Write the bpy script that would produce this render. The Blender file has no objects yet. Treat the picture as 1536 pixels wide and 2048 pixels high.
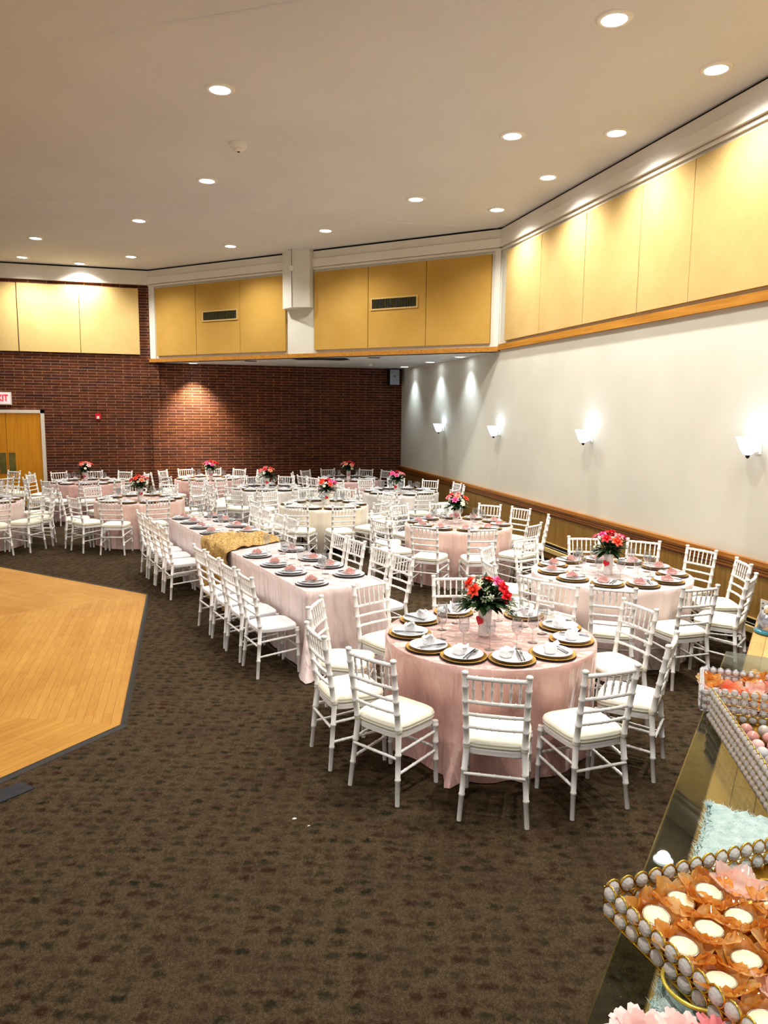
import bpy, math, random
from mathutils import Vector, Matrix, noise
R = math.radians
PI = math.pi
rnd = random.Random(7)
scene = bpy.context.scene
C = scene.collection

# ------------------------------------------------------------------ materials
def lin(c):
    return tuple(((v/255)/12.92 if v/255 <= 0.04045 else ((v/255+0.055)/1.055)**2.4) for v in c) + (1,)

def pbsdf(name, col, rough=.5, metal=0, spec=.5, sheen=0, coat=0, emit=None, estr=0):
    m = bpy.data.materials.new(name); m.use_nodes = True
    b = m.node_tree.nodes['Principled BSDF']
    b.inputs['Base Color'].default_value = lin(col)
    b.inputs['Roughness'].default_value = rough
    b.inputs['Metallic'].default_value = metal
    b.inputs['Specular IOR Level'].default_value = spec
    b.inputs['Sheen Weight'].default_value = sheen
    b.inputs['Coat Weight'].default_value = coat
    if emit:
        b.inputs['Emission Color'].default_value = lin(emit)
        b.inputs['Emission Strength'].default_value = estr
    return m

class NT:
    def __init__(s, m):
        s.t = m.node_tree; s.b = s.t.nodes['Principled BSDF']
    def n(s, typ, **kw):
        x = s.t.nodes.new(typ)
        for k, v in kw.items(): setattr(x, k, v)
        return x
    def l(s, a, b): s.t.links.new(a, b)
    def ramp(s, fac, stops):
        r = s.n('ShaderNodeValToRGB'); e = r.color_ramp.elements
        while len(e) < len(stops): e.new(.5)
        for q, (p, c) in zip(e, stops): q.position = p; q.color = c if len(c) == 4 else lin(c)
        s.l(fac, r.inputs[0]); return r.outputs[0]
    def mix(s, f, a, b, blend='MIX'):
        m = s.n('ShaderNodeMix', data_type='RGBA', blend_type=blend)
        for i, v in ((0, f), (6, a), (7, b)):
            if hasattr(v, 'is_output'): s.l(v, m.inputs[i])
            else: m.inputs[i].default_value = v
        return m.outputs[2]
    def math(s, op, a, b=None, c=None):
        m = s.n('ShaderNodeMath', operation=op)
        for i, v in enumerate((a, b, c)):
            if v is None: continue
            if hasattr(v, 'is_output'): s.l(v, m.inputs[i])
            else: m.inputs[i].default_value = v
        return m.outputs[0]
    def noise(s, vec, scale, detail=3, rough=.5):
        x = s.n('ShaderNodeTexNoise'); x.inputs['Scale'].default_value = scale
        x.inputs['Detail'].default_value = detail; x.inputs['Roughness'].default_value = rough
        if vec is not None: s.l(vec, x.inputs['Vector'])
        return x.outputs['Fac']
    def obj(s): return s.n('ShaderNodeTexCoord').outputs['Object']
    def uv(s): return s.n('ShaderNodeTexCoord').outputs['UV']
    def mapv(s, vec, sc=(1,1,1), rot=(0,0,0), loc=(0,0,0)):
        x = s.n('ShaderNodeMapping'); x.inputs['Scale'].default_value = sc
        x.inputs['Rotation'].default_value = rot; x.inputs['Location'].default_value = loc
        s.l(vec, x.inputs['Vector']); return x.outputs[0]
    def bump(s, h, strength=.3, dist=.01):
        x = s.n('ShaderNodeBump'); x.inputs['Strength'].default_value = strength; x.inputs['Distance'].default_value = dist
        s.l(h, x.inputs['Height']); s.l(x.outputs[0], s.b.inputs['Normal']); return x

def noisy(name, col, col2, scale, rough=.6, bump=.1, bscale=None, dist=.004, **kw):
    m = pbsdf(name, col, rough, **kw); t = NT(m); o = t.obj()
    f = t.noise(o, scale, 4)
    t.l(t.ramp(f, [(.3, col), (.7, col2)]), t.b.inputs['Base Color'])
    if bump: t.bump(t.noise(o, bscale or scale*4, 3), bump, dist)
    return m

M = {}
M['white_wall'] = noisy('painted_wall', (205,202,188), (213,210,196), 1.2, .75, .06, 60)
M['fascia'] = noisy('cream_fascia', (218,211,196), (224,217,203), 2, .7, .05, 40)
M['ceiling'] = noisy('ceiling_plaster', (214,214,214), (222,222,221), .6, .9, .25, 45, .006)
M['soffit'] = noisy('soffit_paint', (204,206,206), (214,216,216), 3, .8, .2, 30)
M['chair'] = noisy('white_lacquer', (232,230,226), (238,236,232), 5, .38, .05, 80)
M['seatwood'] = noisy('white_seat_lacquer', (236,238,240), (242,243,245), 5, .4, .04, 80)
M['cushion'] = noisy('ivory_cushion', (238,234,214), (243,240,224), 12, .8, .15, 220, .002)
M['tie'] = noisy('ivory_tie', (236,231,208), (240,236,216), 12, .8, .1, 200)
M['brass'] = pbsdf('brass_rim', (206,164,70), .28, 1)
M['goldch'] = noisy('gold_charger', (186,146,66), (206,166,84), 20, .36, .08, 90, .002, metal=.75)
M['silverch'] = noisy('pale_charger', (214,214,214), (226,226,226), 20, .35, .05, 90, .002)
M['chargershade'] = pbsdf('charger_edge_shade', (26,22,20), .5)
M['porcelain'] = pbsdf('white_porcelain', (236,238,240), .22, coat=.3)
M['napkinw'] = noisy('white_napkin', (232,231,230), (240,239,238), 30, .85, .2, 200, .002)
M['napkinp'] = noisy('blush_napkin', (222,184,178), (232,198,192), 30, .8, .2, 200, .002)
M['steel'] = pbsdf('polished_steel', (150,152,156), .22, 1)
M['vase'] = noisy('white_vase', (236,233,228), (242,239,235), 10, .4, .05, 60)
M['tag'] = noisy('red_tag', (214,40,52), (226,56,66), 40, .5, .05)
M['tagp'] = noisy('pink_tag', (214,84,110), (226,110,130), 40, .5, .05)
M['leaf'] = noisy('green_leaf', (24,46,22), (52,82,42), 25, .45, .1, 90)
M['fern'] = noisy('fern_leaf', (38,66,34), (84,108,62), 25, .5, .1, 90)
for k, a, b in (('coral',(238,72,50),(250,104,72)),('red',(222,34,52),(240,58,66)),('hotpink',(236,86,150),(248,130,178)),
                ('pink',(240,132,140),(250,170,168)),('peach',(244,142,112),(250,182,152)),('whitef',(206,214,170),(232,234,212)),('pale',(246,198,190),(250,222,214))):
    M[k] = noisy(k+'_petal', a, b, 40, .55, .1, 120)
M['blackslot'] = pbsdf('black_recess', (10,10,11), .8)
M['rubber'] = noisy('dark_edging', (38,34,30), (48,44,38), 10, .6, .1, 60)
M['mat'] = noisy('grey_mat', (42,43,46), (52,53,56), 15, .9, .3, 120)
M['crumb'] = noisy('paper_scrap', (228,226,220), (240,238,232), 40, .8, .1)
M['plastic'] = noisy('white_plastic', (226,222,212), (232,229,220), 8, .45, .03, 60)
M['redplastic'] = noisy('red_plastic', (196,20,34), (206,30,40), 8, .4, .03, 60)
M['speaker'] = noisy('grey_speaker', (150,156,166), (164,168,178), 14, .6, .2, 300)
M['speakerdark'] = pbsdf('speaker_side', (30,31,34), .5)
M['brasskick'] = noisy('olive_brass', (98,92,48), (128,120,66), 6, .35, .05, metal=.4)
M['trimwhite'] = noisy('door_frame_paint', (214,206,190), (222,214,200), 6, .5, .03)
M['darkfin'] = pbsdf('dark_finial', (40,40,44), .35, .6)
M['gold'] = pbsdf('gold_wire', (226,190,84), .22, 1)
M['wax'] = pbsdf('candle_wax', (246,232,196), .5)
M['wax'].node_tree.nodes['Principled BSDF'].inputs['Subsurface Weight'].default_value = .3
M['alu'] = pbsdf('tealight_cup', (200,196,188), .3, 1)
M['pearl'] = noisy('rose_pearl', (214,150,140), (228,180,168), 30, .2, 0, coat=.6)
M['silver'] = noisy('silver_foil', (186,192,204), (210,214,222), 30, .25, .15, 60, metal=.8)
M['ribbon'] = noisy('cream_ribbon', (234,228,208), (242,237,220), 30, .5, .1)
M['teal'] = noisy('teal_glass', (48,120,138), (70,146,160), 20, .15, 0, coat=.5)
M['chrome'] = pbsdf('chrome_tube', (150,152,156), .15, 1)
M['lampglass'] = pbsdf('lit_lens', (250,250,255), .4, emit=(236,244,255), estr=14)
M['sconce'] = pbsdf('lit_opal_glass', (250,250,255), .4, emit=(214,234,255), estr=1.5)
M['exitface'] = pbsdf('exit_face', (238,226,224), .5, emit=(255,228,224), estr=.25)
M['exitred'] = pbsdf('exit_letters', (222,40,66), .5, emit=(230,40,70), estr=.5)
M['loopgold'] = pbsdf('pale_gold_rim', (226,208,96), .3, .5)

def satin(name, a, b, rough=.36):
    m = pbsdf(name, a, rough, spec=.7, sheen=.55); m.node_tree.nodes['Principled BSDF'].inputs['Sheen Roughness'].default_value = .3; t = NT(m); o = t.obj()
    f = t.noise(t.mapv(o, (1,1,.35)), 5, 4)
    t.l(t.ramp(f, [(.3, a), (.7, b)]), t.b.inputs['Base Color'])
    h = t.math('MULTIPLY_ADD', t.noise(t.mapv(o, (1,1,.22)), 8, 2, .4), 2.2, t.math('MULTIPLY', t.noise(t.mapv(o, (1,1,.3)), 24, 4), .35))
    t.bump(h, .55, .05)
    return m
M['satinpink'] = satin('pink_satin', (214,170,160), (226,186,176), .3)
M['satinpale'] = satin('pale_pink_satin', (218,184,174), (228,200,192))
M['satinblush'] = satin('blush_satin', (224,202,196), (232,214,210))
M['satinrose'] = satin('rose_satin', (212,172,168), (222,188,184))
M['satinivory'] = satin('ivory_satin', (218,208,190), (226,218,204))
M['satinsilver'] = satin('silver_satin', (206,200,196), (218,212,210))

# brown patterned carpet
m = M['carpet'] = pbsdf('carpet', (80,66,50), 1.0, spec=.05); t = NT(m); o = t.obj()
rot = t.mapv(o, (1,1,1), (0,0,R(17)))
vo = t.n('ShaderNodeTexVoronoi', voronoi_dimensions='2D'); vo.inputs['Scale'].default_value = 9.5; vo.inputs['Randomness'].default_value = .6
hair = t.noise(t.mapv(rot, (62,44,1)), 1, 3, .75); mid_ = t.noise(rot, 26, 3)
t.l(t.mapv(rot, (1,1.45,1)), vo.inputs['Vector'])
d = t.math('ADD', vo.outputs['Distance'], t.math('ADD', t.math('MULTIPLY', t.math('SUBTRACT', hair, .5), .55), t.math('MULTIPLY', t.math('SUBTRACT', mid_, .5), 1.1)))
blob = t.ramp(d, [(.08, (1,1,1,1)), (.52, (0,0,0,1))])
sep = t.n('ShaderNodeSeparateColor'); t.l(vo.outputs['Color'], sep.inputs[0])
bcol = t.ramp(sep.outputs[0], [(.0, (38,40,30)), (.45, (40,42,30)), (.55, (56,36,28)), (1, (58,38,30))])
base = t.ramp(t.noise(rot, 1.6, 4, .6), [(.3, (82,68,55)), (.5, (90,77,59)), (.7, (80,67,54))])
amt = t.math('MULTIPLY', blob, t.math('MULTIPLY_ADD', sep.outputs[1], .6, .3))
colr = t.mix(amt, base, bcol)
colr = t.mix(.7, colr, t.ramp(hair, [(.25, (120,120,118)), (.75, (255,255,252))]), 'MULTIPLY')
fine = t.noise(o, 190, 2)
colr = t.mix(.7, colr, t.ramp(fine, [(.3, (110,110,110)), (.7, (255,255,255))]), 'MULTIPLY')
gain = t.mix(1.0, colr, (1.6,1.6,1.62,1), 'MULTIPLY')
t.l(gain, t.b.inputs['Base Color']); t.bump(fine, .5, .006)

# parquet (uses UVs in metres: u across the boards, v along them)
def parquet(name, cols, bw=.068, bl=1.1):
    m = pbsdf(name, cols[0], .5, spec=.35); t = NT(m); uv = t.uv()
    br = t.n('ShaderNodeTexBrick', offset=.37, offset_frequency=2)
    for k, v in (('Scale',1),('Brick Width',bl),('Row Height',bw),('Mortar Size',.0022),('Mortar Smooth',.3),('Bias',0)): br.inputs[k].default_value = v
    br.inputs['Color1'].default_value = lin(cols[0]); br.inputs['Color2'].default_value = lin(cols[1]); br.inputs['Mortar'].default_value = lin(cols[2])
    t.l(t.mapv(uv, (1,1,1), (0,0,PI/2)), br.inputs['Vector'])
    gr = t.noise(t.mapv(uv, (26,1.6,1)), 3, 5, .6)
    c = t.mix(.35, br.outputs['Color'], t.ramp(gr, [(.3, (180,150,110)), (.7, (255,250,235))]), 'MULTIPLY')
    big = t.noise(uv, .9, 4)
    c = t.mix(.5, c, t.ramp(big, [(.35, (222,205,180)), (.65, (255,255,255))]), 'MULTIPLY')
    t.l(c, t.b.inputs['Base Color'])
    t.l(t.ramp(t.noise(uv, 6, 4), [(.3,(.5,.5,.5,1)),(.7,(.62,.62,.62,1))]), t.b.inputs['Roughness'])
    return m
M['parquet'] = parquet('parquet', ((198,152,74),(188,140,62),(160,116,50)))
M['stagewood'] = parquet('stage_boards', ((226,184,124),(214,168,106),(140,98,58)), .09, 1.4)

# dark brick, uses object x and z in metres
m = M['brick'] = pbsdf('dark_brick', (80,42,30), .7, spec=.3); t = NT(m); o = t.obj()
sx = t.n('ShaderNodeSeparateXYZ'); t.l(o, sx.inputs[0]); cb = t.n('ShaderNodeCombineXYZ')
t.l(sx.outputs[0], cb.inputs[0]); t.l(sx.outputs[2], cb.inputs[1])
br = t.n('ShaderNodeTexBrick', offset=.5)
for k, v in (('Scale',1),('Brick Width',.40),('Row Height',.0665),('Mortar Size',.006),('Mortar Smooth',.15),('Bias',-.1)): br.inputs[k].default_value = v
br.inputs['Color1'].default_value = lin((102,58,40)); br.inputs['Color2'].default_value = lin((70,40,30)); br.inputs['Mortar'].default_value = lin((176,130,92))
t.l(cb.outputs[0], br.inputs['Vector'])
c = t.mix(.6, br.outputs['Color'], t.ramp(t.noise(o, 9, 4), [(.3,(150,140,135)),(.7,(255,250,245))]), 'MULTIPLY')
t.l(c, t.b.inputs['Base Color'])
t.bump(t.math('SUBTRACT', 1, br.outputs['Fac']), .6, .012)

def fabric(name, a, b):
    m = pbsdf(name, a, .95, spec=.1); t = NT(m); o = t.obj()
    f = t.noise(o, 90, 3, .7); g = t.noise(o, 2.0, 3)
    c = t.mix(.35, t.ramp(g, [(.3, a), (.7, b)]), t.ramp(f, [(.35,(200,190,170)),(.65,(255,255,255))]), 'MULTIPLY')
    t.l(c, t.b.inputs['Base Color']); t.bump(f, .3, .004); return m
M['panel'] = fabric('tan_fabric', (200,171,114), (206,179,124))
M['panel2'] = fabric('ochre_fabric', (188,152,80), (196,160,90))
M['panel3'] = fabric('light_tan_fabric', (216,188,128), (222,196,138))

def wood(name, a, b, c3, axis='z', rough=.4, sc=1):
    m = pbsdf(name, a, rough); t = NT(m); o = t.obj()
    s = {'z':(14,14,.7),'y':(14,.7,14),'x':(.7,14,14)}[axis]
    f = t.noise(t.mapv(o, tuple(q*sc for q in s)), 2, 6, .65)
    t.l(t.ramp(f, [(.28, c3), (.5, a), (.72, b)]), t.b.inputs['Base Color']); t.bump(f, .1, .003); return m
M['oakdoor'] = wood('honey_oak', (204,140,16), (212,150,26), (188,122,10))
M['wainscot'] = wood('tan_wainscot', (152,118,58), (166,130,68), (132,98,44), 'z', .55)
M['rail'] = wood('chair_rail_oak', (168,110,42), (186,128,56), (136,84,28), 'y', .4)
M['raildark'] = wood('dark_rail_groove', (84,46,20), (96,54,24), (66,34,14), 'y', .45)
M['oaktrim'] = wood('oak_trim', (178,124,46), (194,142,64), (146,96,32), 'y', .45)
M['cream'] = noisy('cream_metal', (206,180,120), (214,190,132), 8, .5, .05)

# gold sequin runner
m = M['sequin'] = pbsdf('gold_sequin', (216,172,92), .4, .35); t = NT(m); o = t.obj()
vo = t.n('ShaderNodeTexVoronoi'); vo.inputs['Scale'].default_value = 160; t.l(o, vo.inputs['Vector'])
sep = t.n('ShaderNodeSeparateColor'); t.l(vo.outputs['Color'], sep.inputs[0])
t.l(t.ramp(sep.outputs[0], [(0,(176,132,60)),(.6,(220,178,98)),(.9,(246,222,156)),(1,(255,248,220))]), t.b.inputs['Base Color'])
wr = t.noise(t.mapv(o,(30,9,9),(0,0,R(-14))), 1, 5, .7); t.bump(t.math('ADD', t.math('MULTIPLY', wr, 6.0), vo.outputs['Distance']), .9, .006)
t.l(t.mix(.8, t.b.inputs['Base Color'].links[0].from_socket, t.ramp(wr, [(.3,(150,130,96)),(.6,(255,255,255))]), 'MULTIPLY'), t.b.inputs['Base Color'])  # wrinkle shading painted into the gold: creases multiplied darker
# blue shag
m = M['shag'] = noisy('pale_blue_shag', (172,198,192), (204,222,217), 60, .95, .6, 240, .01)

def glassy(name, tint, gloss=1.0, rough=.02, f0=.04, power=5.0, base=0.0):
    m = bpy.data.materials.new(name); m.use_nodes = True; nt = m.node_tree; nt.nodes.clear()
    out = nt.nodes.new('ShaderNodeOutputMaterial'); mix = nt.nodes.new('ShaderNodeMixShader')
    tr = nt.nodes.new('ShaderNodeBsdfTransparent'); gl = nt.nodes.new('ShaderNodeBsdfGlossy'); lw = nt.nodes.new('ShaderNodeLayerWeight')
    tr.inputs[0].default_value = lin(tint); gl.inputs[0].default_value = (gloss,gloss,gloss,1); gl.inputs['Roughness'].default_value = rough
    lw.inputs['Blend'].default_value = .5
    pw = nt.nodes.new('ShaderNodeMath'); pw.operation = 'POWER'; pw.inputs[1].default_value = power
    ma = nt.nodes.new('ShaderNodeMath'); ma.operation = 'MULTIPLY_ADD'; ma.inputs[1].default_value = 1-f0-base; ma.inputs[2].default_value = f0+base; ma.use_clamp = True
    nt.links.new(lw.outputs['Facing'], pw.inputs[0]); nt.links.new(pw.outputs[0], ma.inputs[0]); nt.links.new(ma.outputs[0], mix.inputs[0])
    nt.links.new(tr.outputs[0], mix.inputs[1]); nt.links.new(gl.outputs[0], mix.inputs[2]); nt.links.new(mix.outputs[0], out.inputs[0])
    return m
M['glass'] = glassy('clear_glass', (243,245,246), 1, .05, .07, 2.6)
M['tableglass'] = glassy('table_glass', (204,214,205), .9, .01, .05, 4.6)
M['crystal'] = glassy('crystal', (226,220,214), 1, .08, .16, 3)
M['crystalw'] = glassy('bright_crystal', (240,243,246), 1, .1, .3, 3)
def petal_plastic(name, stops, tl):
    m = pbsdf(name, stops[0][1], .1, spec=.8, coat=.8); t = NT(m)
    c = t.ramp(t.noise(t.obj(), 34, 3), stops); t.l(c, t.b.inputs['Base Color'])
    tr = t.n('ShaderNodeBsdfTranslucent'); t.l(c, tr.inputs[0]); mx = t.n('ShaderNodeMixShader'); mx.inputs[0].default_value = tl
    out = next(q for q in t.t.nodes if q.type == 'OUTPUT_MATERIAL')
    t.l(t.b.outputs[0], mx.inputs[1]); t.l(tr.outputs[0], mx.inputs[2]); t.l(mx.outputs[0], out.inputs[0]); return m
M['amber'] = petal_plastic('amber_acrylic', [(.3,(206,122,40)),(.5,(238,178,92)),(.75,(254,228,176))], .45)
M['coralac'] = petal_plastic('coral_acrylic', [(.3,(252,136,108)),(.55,(253,184,146)),(.75,(255,226,196))], .35)
M['blushac'] = petal_plastic('blush_acrylic', [(.3,(252,204,186)),(.6,(254,228,214)),(.8,(255,242,234))], .35)
for nm, c1, tw in (('crystal',(250,246,240),.45),('crystalw',(250,252,254),.25)):
    m = M[nm] = pbsdf(nm, c1, .08, spec=.9, coat=.6); b_ = m.node_tree.nodes['Principled BSDF']; b_.inputs['Transmission Weight'].default_value = tw; b_.inputs['IOR'].default_value = 1.5; b_.inputs['Roughness'].default_value = .04

# ------------------------------------------------------------------ mesh builder
class MB:
    def __init__(s): s.v = []; s.f = []; s.sm = []; s.mi = []; s.uv = []
    def add(s, vs, fs, smooth=False, mat=0, X=None, uv=None):
        b = len(s.v)
        for p in vs:
            p = Vector(p); s.v.append(X @ p if X is not None else p)
        for k, q in enumerate(fs):
            s.f.append([b+i for i in q]); s.sm.append(smooth); s.mi.append(mat); s.uv.append(uv[k] if uv else None)
        return s
    def box(s, lo, hi, mat=0, X=None):
        (a,b,c),(d,e,f) = lo, hi
        vs = [(a,b,c),(d,b,c),(d,e,c),(a,e,c),(a,b,f),(d,b,f),(d,e,f),(a,e,f)]
        return s.add(vs, [(3,2,1,0),(4,5,6,7),(0,1,5,4),(1,2,6,5),(2,3,7,6),(3,0,4,7)], False, mat, X)
    def prism(s, poly, z0, z1, mat=0, top=None, X=None):
        n = len(poly); vs = [(x,y,z0) for x,y in poly]+[(x,y,z1) for x,y in poly]
        s.add(vs, [tuple(range(n-1,-1,-1))], False, mat, X)
        s.add(vs, [tuple(range(n,2*n))], False, mat if top is None else top, X)
        return s.add(vs, [(i,(i+1)%n,n+(i+1)%n,n+i) for i in range(n)], False, mat, X)
    def tube(s, pts, rad, seg=8, mat=0, caps=True, X=None, closed=False):
        P = [Vector(p) for p in pts]; n = len(P)
        rr = rad if isinstance(rad, (list,tuple)) else [rad]*n
        up = None; vs = []
        for i in range(n):
            if closed: tg = (P[(i+1)%n]-P[i-1])
            else: tg = P[min(i+1,n-1)]-P[max(i-1,0)]
            if tg.length < 1e-9: tg = Vector((0,0,1))
            tg.normalize()
            if up is None:
                up = Vector((1,0,0)) if abs(tg.x) < .8 else Vector((0,1,0))
            up = (up - tg*up.dot(tg)); up.normalize(); sd = tg.cross(up)
            for k in range(seg):
                a = 2*PI*k/seg; vs.append(P[i] + (up*math.cos(a)+sd*math.sin(a))*rr[i])
        fs = []
        for i in range(n if closed else n-1):
            j = (i+1)%n
            for k in range(seg):
                fs.append((i*seg+k, i*seg+(k+1)%seg, j*seg+(k+1)%seg, j*seg+k))
        s.add(vs, fs, True, mat, X)
        if caps and not closed:
            s.add(vs[:seg], [tuple(range(seg-1,-1,-1))], False, mat, X); s.add(vs[-seg:], [tuple(range(seg))], False, mat, X)
        return s
    def lathe(s, prof, seg=20, mat=0, X=None, smooth=True):
        n = len(prof); vs = []
        for r, z in prof:
            for k in range(seg):
                a = 2*PI*k/seg; vs.append((max(r,1e-5)*math.cos(a), max(r,1e-5)*math.sin(a), z))
        fs = [(i*seg+k, i*seg+(k+1)%seg, (i+1)*seg+(k+1)%seg, (i+1)*seg+k) for i in range(n-1) for k in range(seg)]
        return s.add(vs, fs, smooth, mat, X)
    def grid(s, fn, nu, nv, mat=0, smooth=True, wrap=False, X=None):
        vs = [fn(i/(nu if wrap else nu-1) if nu > 1 else 0, j/(nv-1)) for j in range(nv) for i in range(nu)]
        fs = []
        for j in range(nv-1):
            for i in range(nu if wrap else nu-1):
                k = (i+1)%nu; fs.append((j*nu+i, j*nu+k, (j+1)*nu+k, (j+1)*nu+i))
        return s.add(vs, fs, smooth, mat, X)
    def mesh(s, name, mats):
        me = bpy.data.meshes.new(name); me.from_pydata([tuple(p) for p in s.v], [], s.f)
        for mm in (mats if isinstance(mats,(list,tuple)) else [mats]): me.materials.append(mm)
        me.polygons.foreach_set('use_smooth', s.sm); me.polygons.foreach_set('material_index', s.mi)
        if any(u is not None for u in s.uv):
            l = me.uv_layers.new(name='UVMap')
            for p, u in zip(me.polygons, s.uv):
                for li, k in zip(p.loop_indices, range(p.loop_total)):
                    l.data[li].uv = u[k] if u else (0,0)
        me.update(); return me

def new(name, data, parent=None, loc=(0,0,0), rz=0, rot=None, scale=None):
    o = bpy.data.objects.new(name, data); C.objects.link(o)
    if parent: o.parent = parent
    o.location = loc; o.rotation_euler = rot or (0,0,rz)
    if scale: o.scale = (scale,)*3 if isinstance(scale,(int,float)) else scale
    return o
def tag(o, label, cat, group=None, kind=None):
    o['label'] = label; o['category'] = cat
    if group: o['group'] = group
    if kind: o['kind'] = kind
    return o
def thing(name, label, cat, loc=(0,0,0), rz=0, group=None):
    o = new(name, None, None, loc, rz); o.empty_display_size = .1
    return tag(o, label, cat, group)
def struct(name, mb, mats, label, cat):
    return tag(new(name, mb.mesh(name, mats)), label, cat, None, 'structure')
def recolor(o, m):
    o.material_slots[0].link = 'OBJECT'; o.material_slots[0].material = m; return o

# ------------------------------------------------------------------ room
W, D, CC, ZC, ZS = 5.58, 19.09, 18.335, 5.62, 3.45
XL, YB = -16.0, -2.6
# floor carpet
b = MB(); b.add([(XL,YB,0),(W,YB,0),(W,D,0),(XL,D,0)], [(0,1,2,3)])
struct('floor', b, M['carpet'], 'dark brown patterned carpet across the banquet hall', 'floor')
# dance floor octagon with wedge boards
s8 = 4.07; cx8, cy8 = -.51 - s8*(1+2**.5)/2, 7.63; r8 = s8/2/math.sin(PI/8)
b = MB()
for k in range(8):
    a0, a1 = PI/8+k*PI/4, PI/8+(k+1)*PI/4
    p0 = (cx8+r8*math.cos(a0), cy8+r8*math.sin(a0)); p1 = (cx8+r8*math.cos(a1), cy8+r8*math.sin(a1))
    ap = r8*math.cos(PI/8)
    b.add([(cx8,cy8,.012),(*p0,.012),(*p1,.012)], [(0,1,2)], uv=[[(0,0),(ap,-s8/2),(ap,s8/2)]])
df = struct('dance_floor', b, M['parquet'], 'honey parquet dance floor with mitred board sections', 'floor')
ed = MB()
for k in range(8):
    a0, a1 = PI/8+k*PI/4, PI/8+(k+1)*PI/4; q = []
    for rr, zz in ((r8-.012,.016),(r8+.01,.018),(r8+.036,.002)):
        q += [(cx8+rr*math.cos(a0), cy8+rr*math.sin(a0), zz), (cx8+rr*math.cos(a1), cy8+rr*math.sin(a1), zz)]
    ed.add(q, [(0,2,3,1),(2,4,5,3)])
new('edging', ed.mesh('edging', M['rubber']), df)['label'] = 'dark grey edging strip'
# main ceiling with plaster seams
ys1 = 12.8
b = MB(); b.add([(XL,YB,ZC),(W+.6,YB,ZC),(W+.6,D+.5,ZC),(XL,D+.5,ZC)], [(3,2,1,0)])
struct('ceiling', b, M['ceiling'], 'high off-white plaster ceiling dotted with downlights', 'ceiling')
b = MB()
for p, q in (((-9,13.9),(W,12.82)), ((-6,10.9),(3.6,4.75))):
    dx, dy = q[0]-p[0], q[1]-p[1]; l = math.hypot(dx,dy); nx, ny = -dy/l*.02, dx/l*.02
    b.add([(p[0]-nx,p[1]-ny,ZC-.001),(q[0]-nx,q[1]-ny,ZC-.001),(q[0],q[1],ZC-.010),(p[0],p[1],ZC-.010),(p[0]+nx,p[1]+ny,ZC-.001),(q[0]+nx,q[1]+ny,ZC-.001)], [(0,1,2,3),(3,2,5,4)])
struct('trim_1', b, M['ceiling'], 'two thin raised seams running across the plaster ceiling', 'ceiling seam')
# right wall
b = MB(); b.box((W,YB,0),(W+.2,D,ZC))
struct('wall_right', b, M['white_wall'], 'long white right wall with sconces', 'wall')
# brick back wall with pilaster
b = MB(); b.box((XL,D,0),(W+.2,D+.25,ZC)); b.box((-.76,D-.05,0),(-.56,D,ZS)); b.box((-.86,D-.03,ZS),(-.72,D,5.24))
struct('wall_back', b, M['brick'], 'dark red-brown brick back wall', 'wall')
# diagonal bulkhead wall: x + y = CC, from right wall to brick wall
A = Vector((W, CC-W, 0)); B = Vector((CC-D, D, 0)); dd = (B-A).normalized(); nn = Vector((-1,-1,0)).normalized()
LEN = (B-A).length
XD = Matrix((( dd.x, nn.x, 0, A.x), (dd.y, nn.y, 0, A.y), (0,0,1,0), (0,0,0,1)))   # local: x along, y out to the room, z up
b = MB(); b.box((0,-.15,ZS),(LEN,0,ZC), 0, XD)
struct('wall_diagonal', b, M['white_wall'], 'white diagonal bulkhead wall above the low ceiling', 'wall')
b = MB(); b.add([(W,CC-W,ZS),(W,D,ZS),(CC-D,D,ZS)], [(0,1,2)])
struct('ceiling.001', b, M['soffit'], 'low white soffit ceiling over the far corner', 'ceiling')
# fascia bands along the tops
def band(lo, hi, X):
    bb = MB()
    bb.box((lo,0,5.44),(hi,.05,5.585),0,X); bb.box((lo,0,5.275),(hi,.075,5.432),0,X); bb.box((lo,0,5.22),(hi,.03,5.268),0,X)
    bb.box((lo,0,5.59),(hi,.015,5.62),1,X); bb.box((lo,0,5.432),(hi,.035,5.44),1,X); bb.box((lo,0,5.268),(hi,.02,5.275),1,X)
    return bb
XR = Matrix(((0,-1,0,W),(-1,0,0,0),(0,0,1,0),(0,0,0,1)))    # local x = -world y, local y = into the room
XB = Matrix(((-1,0,0,0),(0,-1,0,D),(0,0,1,0),(0,0,0,1)))
struct('trim_2', band(-(CC-W), 2.6, XR), [M['fascia'],M['blackslot']], 'stepped cream fascia along the right wall under the ceiling', 'cornice')
struct('trim_3', band(0, LEN, XD), [M['fascia'],M['blackslot']], 'cream fascia along the diagonal wall under the ceiling', 'cornice')
bb = MB(); bb.box((.72,0,5.26),(16,.06,5.585),0,XB); bb.box((.72,0,5.59),(16,.015,5.62),1,XB)
struct('trim_4', bb, [M['fascia'],M['blackslot']], 'cream fascia above the brick wall panels', 'cornice')
# oak trims
b = MB(); b.box((-(CC-W)+.02,.0,3.475),(2.6,.05,3.575),0,XR)
struct('trim_5', b, M['oaktrim'], 'long oak trim strip below the right wall panels', 'trim')
M['oaktrimx'] = wood('oak_trim_diag', (178,124,46), (194,142,64), (146,96,32), 'x', .45)
b = MB(); b.box((0,.0,3.455),(LEN,.05,3.535),0,XD)
struct('trim_6', b, M['oaktrimx'], 'oak trim strip along the bottom of the diagonal wall', 'trim')
# white border boards beside the bulkhead panels
b = MB(); b.box((.02,.0,3.54),(.12,.03,5.22),0,XD); b.box((LEN-.2,.0,3.54),(LEN,.025,5.22),0,XD)
struct('trim_7', b, M['fascia'], 'white vertical boards at both ends of the diagonal wall', 'trim')
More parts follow.
